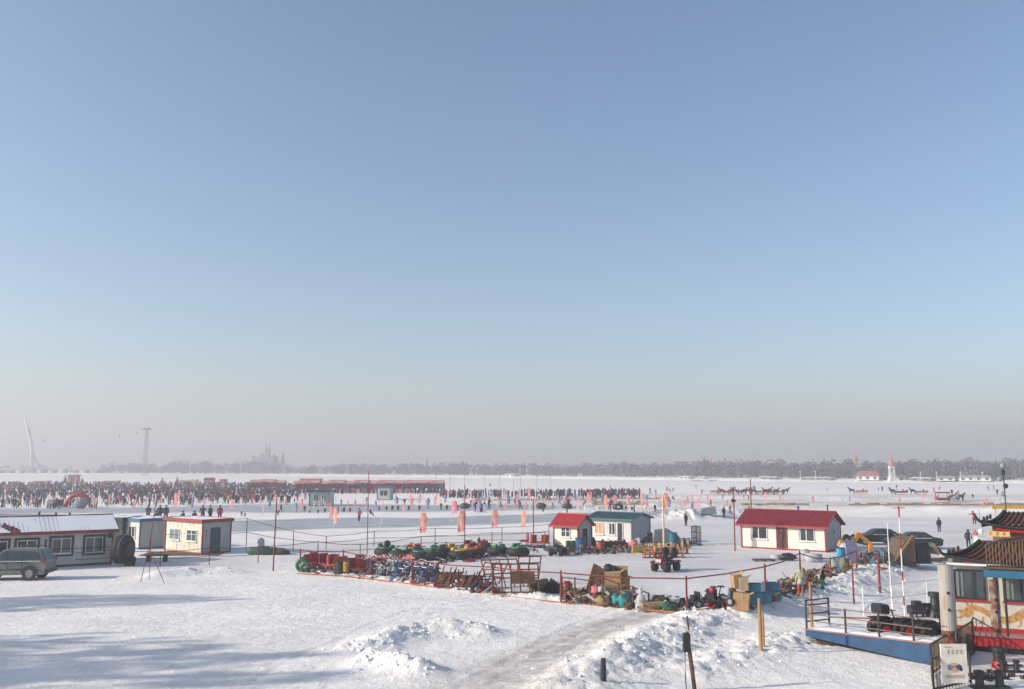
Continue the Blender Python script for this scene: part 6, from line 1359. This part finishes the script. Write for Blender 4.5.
# pagoda roofs with upturned corners
def pagoda(x0, x1, y0, y1, zi, ze, tip, inset, over, nameidx):
    n, q = 28, 8; s = MB(); vs = []
    def eave(t): return tip*(abs(2*t-1)**3.2)
    # front skirt
    for j in range(q+1):
        for i in range(n+1):
            t = i/n; k = j/q; x = (x0-over)+(x1-x0+2*over)*t; x = x*(1-k)+(x0+inset+(x1-x0-2*inset)*t)*k
            y = (y0-over)*(1-k)+(y0+inset)*k; z = ze*(1-k)+zi*k-.16*math.sin(math.pi*k)+eave(t)*(1-k)**1.5; vs.append((x,y,z))
    s.add(vs, [(j*(n+1)+i,j*(n+1)+i+1,(j+1)*(n+1)+i+1,(j+1)*(n+1)+i) for j in range(q) for i in range(n)])
    vs = []
    for j in range(q+1):
        for i in range(n+1):
            t = i/n; k = j/q; y = (y0-over)+(y1-y0+2*over)*t; y = y*(1-k)+(y0+inset+(y1-y0-2*inset)*t)*k
            x = (x0-over)*(1-k)+(x0+inset)*k; z = ze*(1-k)+zi*k-.16*math.sin(math.pi*k)+eave(t)*(1-k)**1.5; vs.append((x,y,z))
    s.add(vs, [(j*(n+1)+i,(j+1)*(n+1)+i,(j+1)*(n+1)+i+1,j*(n+1)+i+1) for j in range(q) for i in range(n)])
    s.box(x0+inset,x1-inset,y0+inset,y1-inset,zi-.1,zi); rf = s.build('roof', tile, boat, smooth=True)
    for i in range(1,20):                         # dark tile ribs running down the slope
        t = i/20; s = MB(); pts = []
        for j in range(q+1):
            k = j/q; x = (x0-over)+(x1-x0+2*over)*t; x = x*(1-k)+(x0+inset+(x1-x0-2*inset)*t)*k; pts.append((x,(y0-over)*(1-k)+(y0+inset)*k-.01,ze*(1-k)+zi*k-.16*math.sin(math.pi*k)+eave(t)*(1-k)**1.5+.03))
        s.tube(pts, .035, 5); s.build('tile_rib', ridge_m, rf)
    s = MB(); s.tube([((x0-over)+(x1-x0+2*over)*i/20, y0-over, ze+eave(i/20)+.02) for i in range(21)], .06, 6); s.build('eave_ridge', ridge_m, rf)
    s = MB(); s.tube([((x0-over)+(x1-x0+2*over)*i/20, y0-over+.06, ze+eave(i/20)-.12) for i in range(2,19)], .055, 6); s.build('eave_board', bred, rf)
    s = MB(); pts = [(x0-over-.22,y0-over-.12,ze+tip+.34),(x0-over-.12,y0-over-.05,ze+tip+.12),(x0-over,y0-over,ze+tip+.05)]
    for j in range(1,q+1): k = j/q; pts.append(((x0-over)*(1-k)+(x0+inset)*k,(y0-over)*(1-k)+(y0+inset)*k,ze*(1-k)+zi*k-.16*math.sin(math.pi*k)+tip*(1-k)**1.5+.06))
    s.tube(pts, [.03,.06]+[.075]*(len(pts)-2), 6)
    for j in range(3): k = .12+.13*j; s.blob(((x0-over)*(1-k)+(x0+inset)*k,(y0-over)*(1-k)+(y0+inset)*k,ze*(1-k)+zi*k+tip*(1-k)**1.5+.12), (.06,.06,.12), 0, 6, .1, j)
    s.build('corner_ridge', ridge_m, rf)
pagoda(.45, 6.0, .2, 2.8, 4.15, 3.42, .22, .8, .5, 0)
s = MB(); s.box(1.75,5.9,1.0,2.2,4.0,4.9); s.build('upper_wall', mat('upper_wall',(.30,.16,.10),.7), boat)
pagoda(1.75, 6.0, 1.0, 2.3, 5.35, 4.72, .22, .5, .4, 1)
s = MB(); s.box(-.0,BL,-.36,-.05,3.30,3.38); s.build('white_fascia', whitep, boat)
# balcony railing in bamboo
bam = mat('bamboo', (.18,.13,.07), .7, var=.3, scale=5); f = None
bal = MB(); bal.tube([(1.42,-.75,4.15),(1.9,-.78,4.35),(4,-.8,4.75)], .045, 6).tube([(1.42,-.75,3.35),(4,-.8,3.42)], .045, 6); bal = bal.build('balcony_rail', darkm, boat)
for i in range(22): x = 1.45+i*.115; s = MB(); s.tube([(x,-.77,3.36),(x,-.77,4.14+.25*(x-1.42)*.9)], .022, 5); s.build('baluster', bam, bal)
s = MB(); s.box(1.42,4,-.85,.0,3.26,3.34); s.build('balcony_floor', woodd, boat)
s = MB(); s.box(1.30,4.2,-1.05,-.86,2.95,3.18).box(1.30,4.2,-1.05,-.1,3.18,3.22); s.build('blue_awning', mat('awning_blue',(.02,.16,.25),.6), boat)
s = MB(); s.box(1.62,1.75,-.06,-.003,.95,3.0); s.build('door_jamb', darkm, boat)
s = MB(); s.box(1.55,2.35,.52,.57,4.42,4.62); s.build('signboard', mat('straw_carton',(.6,.48,.2)), boat)
s = MB()
for k in range(3): x = 1.5+k*.24; s.box(x+.1,x+.22,.51,.519,4.56,4.575).box(x+.15,x+.165,.51,.519,4.46,4.6).box(x+.11,x+.21,.51,.519,4.50,4.512)
s.build('sign_characters', bred, boat)
for x in (2.0,3.2): s = MB(); s.tube([(x,-.95,.75),(x,-.95,2.95)], .045, 6); s.build('awning_post', darkm, boat)
# ship's lamp mast and yellow beam beyond the roof
r = empty('lamp_mast', 'dark mast with clustered lamps at the right edge above the yellow bar', 'mast', flat(1010,565)); s = MB(); s.tube([(0,0,0),(0,0,7.4)], .05, 6); s.build('pole', darkm, r)
for k,(z,x) in enumerate(((5.2,-.15),(5.8,.1),(6.3,-.3),(6.8,-.05),(7.3,0))): s = MB(); s.blob((x,0,z),(.2,.16,.2),0,8,.1,k); s.build('lamp', darkm if k%2 else greyb, r)
s = MB(); s.box(0,4,-.1,.1,3.25,3.55); s.box(.3,.38,-.05,.05,0,3.25).box(3.4,3.48,-.05,.05,0,3.25); A_ = flat(994,543.5); tag(s.build('yellow_barrier', mat('barrier_yellow',(.75,.45,.04),.5), loc=A_), 'bright yellow raised bar at the right edge above the pagoda roof', 'barrier')

# ---------------------------------------------------------------- quay corner at the lower right
G = flat(934,690)
def railbox(lab, pts, zt, m_, name='iron_railing', step=.16):
    o = pts[0]; r = empty(name, lab, 'railing', o)
    for a, b in zip(pts, pts[1:]):
        d_ = b-a
        for h_ in (.1,zt): s = MB(); s.tube([a-o+Vector((0,0,h_)), b-o+Vector((0,0,h_))], .035, 6); s.build('rail', m_, r)
        n_ = max(2,int(d_.length/step))
        for i in range(n_+1): q = a-o+d_*(i/n_); s = MB(); s.tube([q+Vector((0,0,.0)), q+Vector((0,0,zt))], .035 if i in (0,n_) else .016, 5); s.build('baluster', m_ if i in (0,n_) else bam, r)
    return r
railbox('dark iron railing round the sign at the lower right corner', [flat(971,684), flat(934,692), flat(932,676), flat(949,664)], 1.05, darkm)
railbox('bronze coloured railing right of the white rusty column', [flat(958,666), flat(974,655), flat(975.5,648)], 1.25, mat('bronze_rail',(.12,.09,.06),.6))
r = empty('notice_board', 'white notice board with a small coloured picture hung on the iron railing', 'notice board', Vector((flat(954,690).x, flat(954,690).y-.12, .25)))
s = MB(); s.box(-.42,.42,-.03,.03,0,1.22); s.build('board', mat('notice_white',(.72,.68,.62),.5), r)
s = MB(); q = random.Random(5)
for k in range(4):
    x = -.22+k*.14
    for a in ((x,x+.09,1.02,1.03),(x,x+.09,.97,.98),(x+.04,x+.05,.92,1.05),(x+.005,x+.085,.925,.935)): s.box(a[0],a[1],-.036,-.031,a[2],a[3])
s.build('four_characters', mat('notice_ink',(.35,.18,.16),.6), r)
s = MB(); s.box(-.3,-.05,-.036,-.031,1.12,1.135); s.build('small_heading', bred, r)
for k,(x,z,rx,rz2,m_) in enumerate(((-.10,.50,.16,.10,pur),(.02,.42,.14,.08,mat('notice_ochre',(.6,.4,.2),.6)),(.12,.50,.10,.09,bluep),(-.02,.58,.13,.05,mat('notice_ochre',(.6,.4,.2))),(.2,.44,.05,.07,darkm))): s = MB(); s.blob((x,-.034-.001*k,z),(rx,.003,rz2),0,10,.2,k); s.build('picture_patch', m_, r)
for k in range(3): s = MB(); s.box(-.3,.3,-.036,-.031,.16+k*.04,.172+k*.04); s.build('print_line', bred if k == 0 else mat('notice_ink',(.35,.18,.16)), r)
def bollard(px, py, lab, sc):
    p = flat(px,py); r = empty('mooring_bollard', lab, 'bollard', p); r.scale = (sc,)*3; s = MB(); s.box(-.75,.75,-.22,.22,0,.08); s.build('base_plate', darkm, r)
    for x in (-.4,.4): s = MB(); s.lathe([(.17,.08),(.15,.5),(.2,.58),(.2,.66),(.08,.7)], 14, c=(x,0,0)); s.build('post', darkm, r)
    s = MB(); s.tube([(-.75,0,.38),(.75,0,.38)], .06, 8); s.build('cross_pin', darkm, r)
bollard(990,688,'black twin mooring bollard at the bottom right corner',.82); bollard(1010,672,'black twin mooring bollard behind the corner one, cut by the edge',.6)
r = empty('winch_drum', 'black and red winch drum on the snowy deck beside the brown column', 'winch', flat(1000,668)); s = MB(); s.lathe([(.28,0),(.24,.25)], 14); s.build('base', bred, r); s = MB(); s.lathe([(.20,.25),(.2,.55),(.27,.6),(.27,.72),(.1,.76)], 14); s.build('drum', darkm, r)
s = MB()
for k in range(26): a = rnd.uniform(0,6.28); q_ = rnd.uniform(.1,1); s.blob((math.cos(a)*1.6*q_, math.sin(a)*.8*q_, .05),(rnd.uniform(.08,.2),.12,rnd.uniform(.04,.1)),0,6,.3,k)
tag(s.build('dark_rubble', mat('brown_rubble',(.10,.08,.07),.9), loc=flat(985,676)), kind='stuff')

# ---------------------------------------------------------------- the quay behind the frame on the left, whose shadows fall on the field
def quayhouse(x, y, w_, d_, h_, lab):
    r = empty('quay_building', lab, 'building', (x,y,0)); s = MB(); s.box(-w_/2,w_/2,-d_/2,d_/2,0,h_-1.2); s.build('wall', palewall, r); s = MB(); s.prism([(-w_/2-.4,h_-1.2),(w_/2+.4,h_-1.2),(w_*.2,h_),(-w_*.2,h_)], -d_/2-.4, d_/2+.4, 0, [0,0,.8,.8]); s.build('roof', snow_m, r)
    for k in range(3): s = MB(); yy = -d_/2+d_*(k+.3)/3; s.box(w_/2,w_/2+.05,yy,yy+d_*.13,1,2.4); s.build('window', glass, r)
quayhouse(-62,58,8,12,7.5,'long quay house outside the left edge of the picture')
qt = tree_proto(); n_ = 0
for (x,y,sc_,w_) in ((-56,43.2,1.65,.85),(-53,43.6,1.5,.8),(-60,43,1.6,.9),(-48,22.5,1.75,1.1),(-47,27.5,1.6,1.0),(-49,31.5,1.5,.95),(-54,27,1.8,1.2)):
    dup(qt, (x,y,0), n_*1.3, 'tall bare tree on the quay outside the left edge of the picture', 'bare trees on the quay', sc=(w_,w_,sc_)); n_ += 1
# leftover builders that were never placed
for o in list(bpy.data.objects):
    if o.parent is None and o.get('label') == 'x' : bpy.data.objects.remove(o)
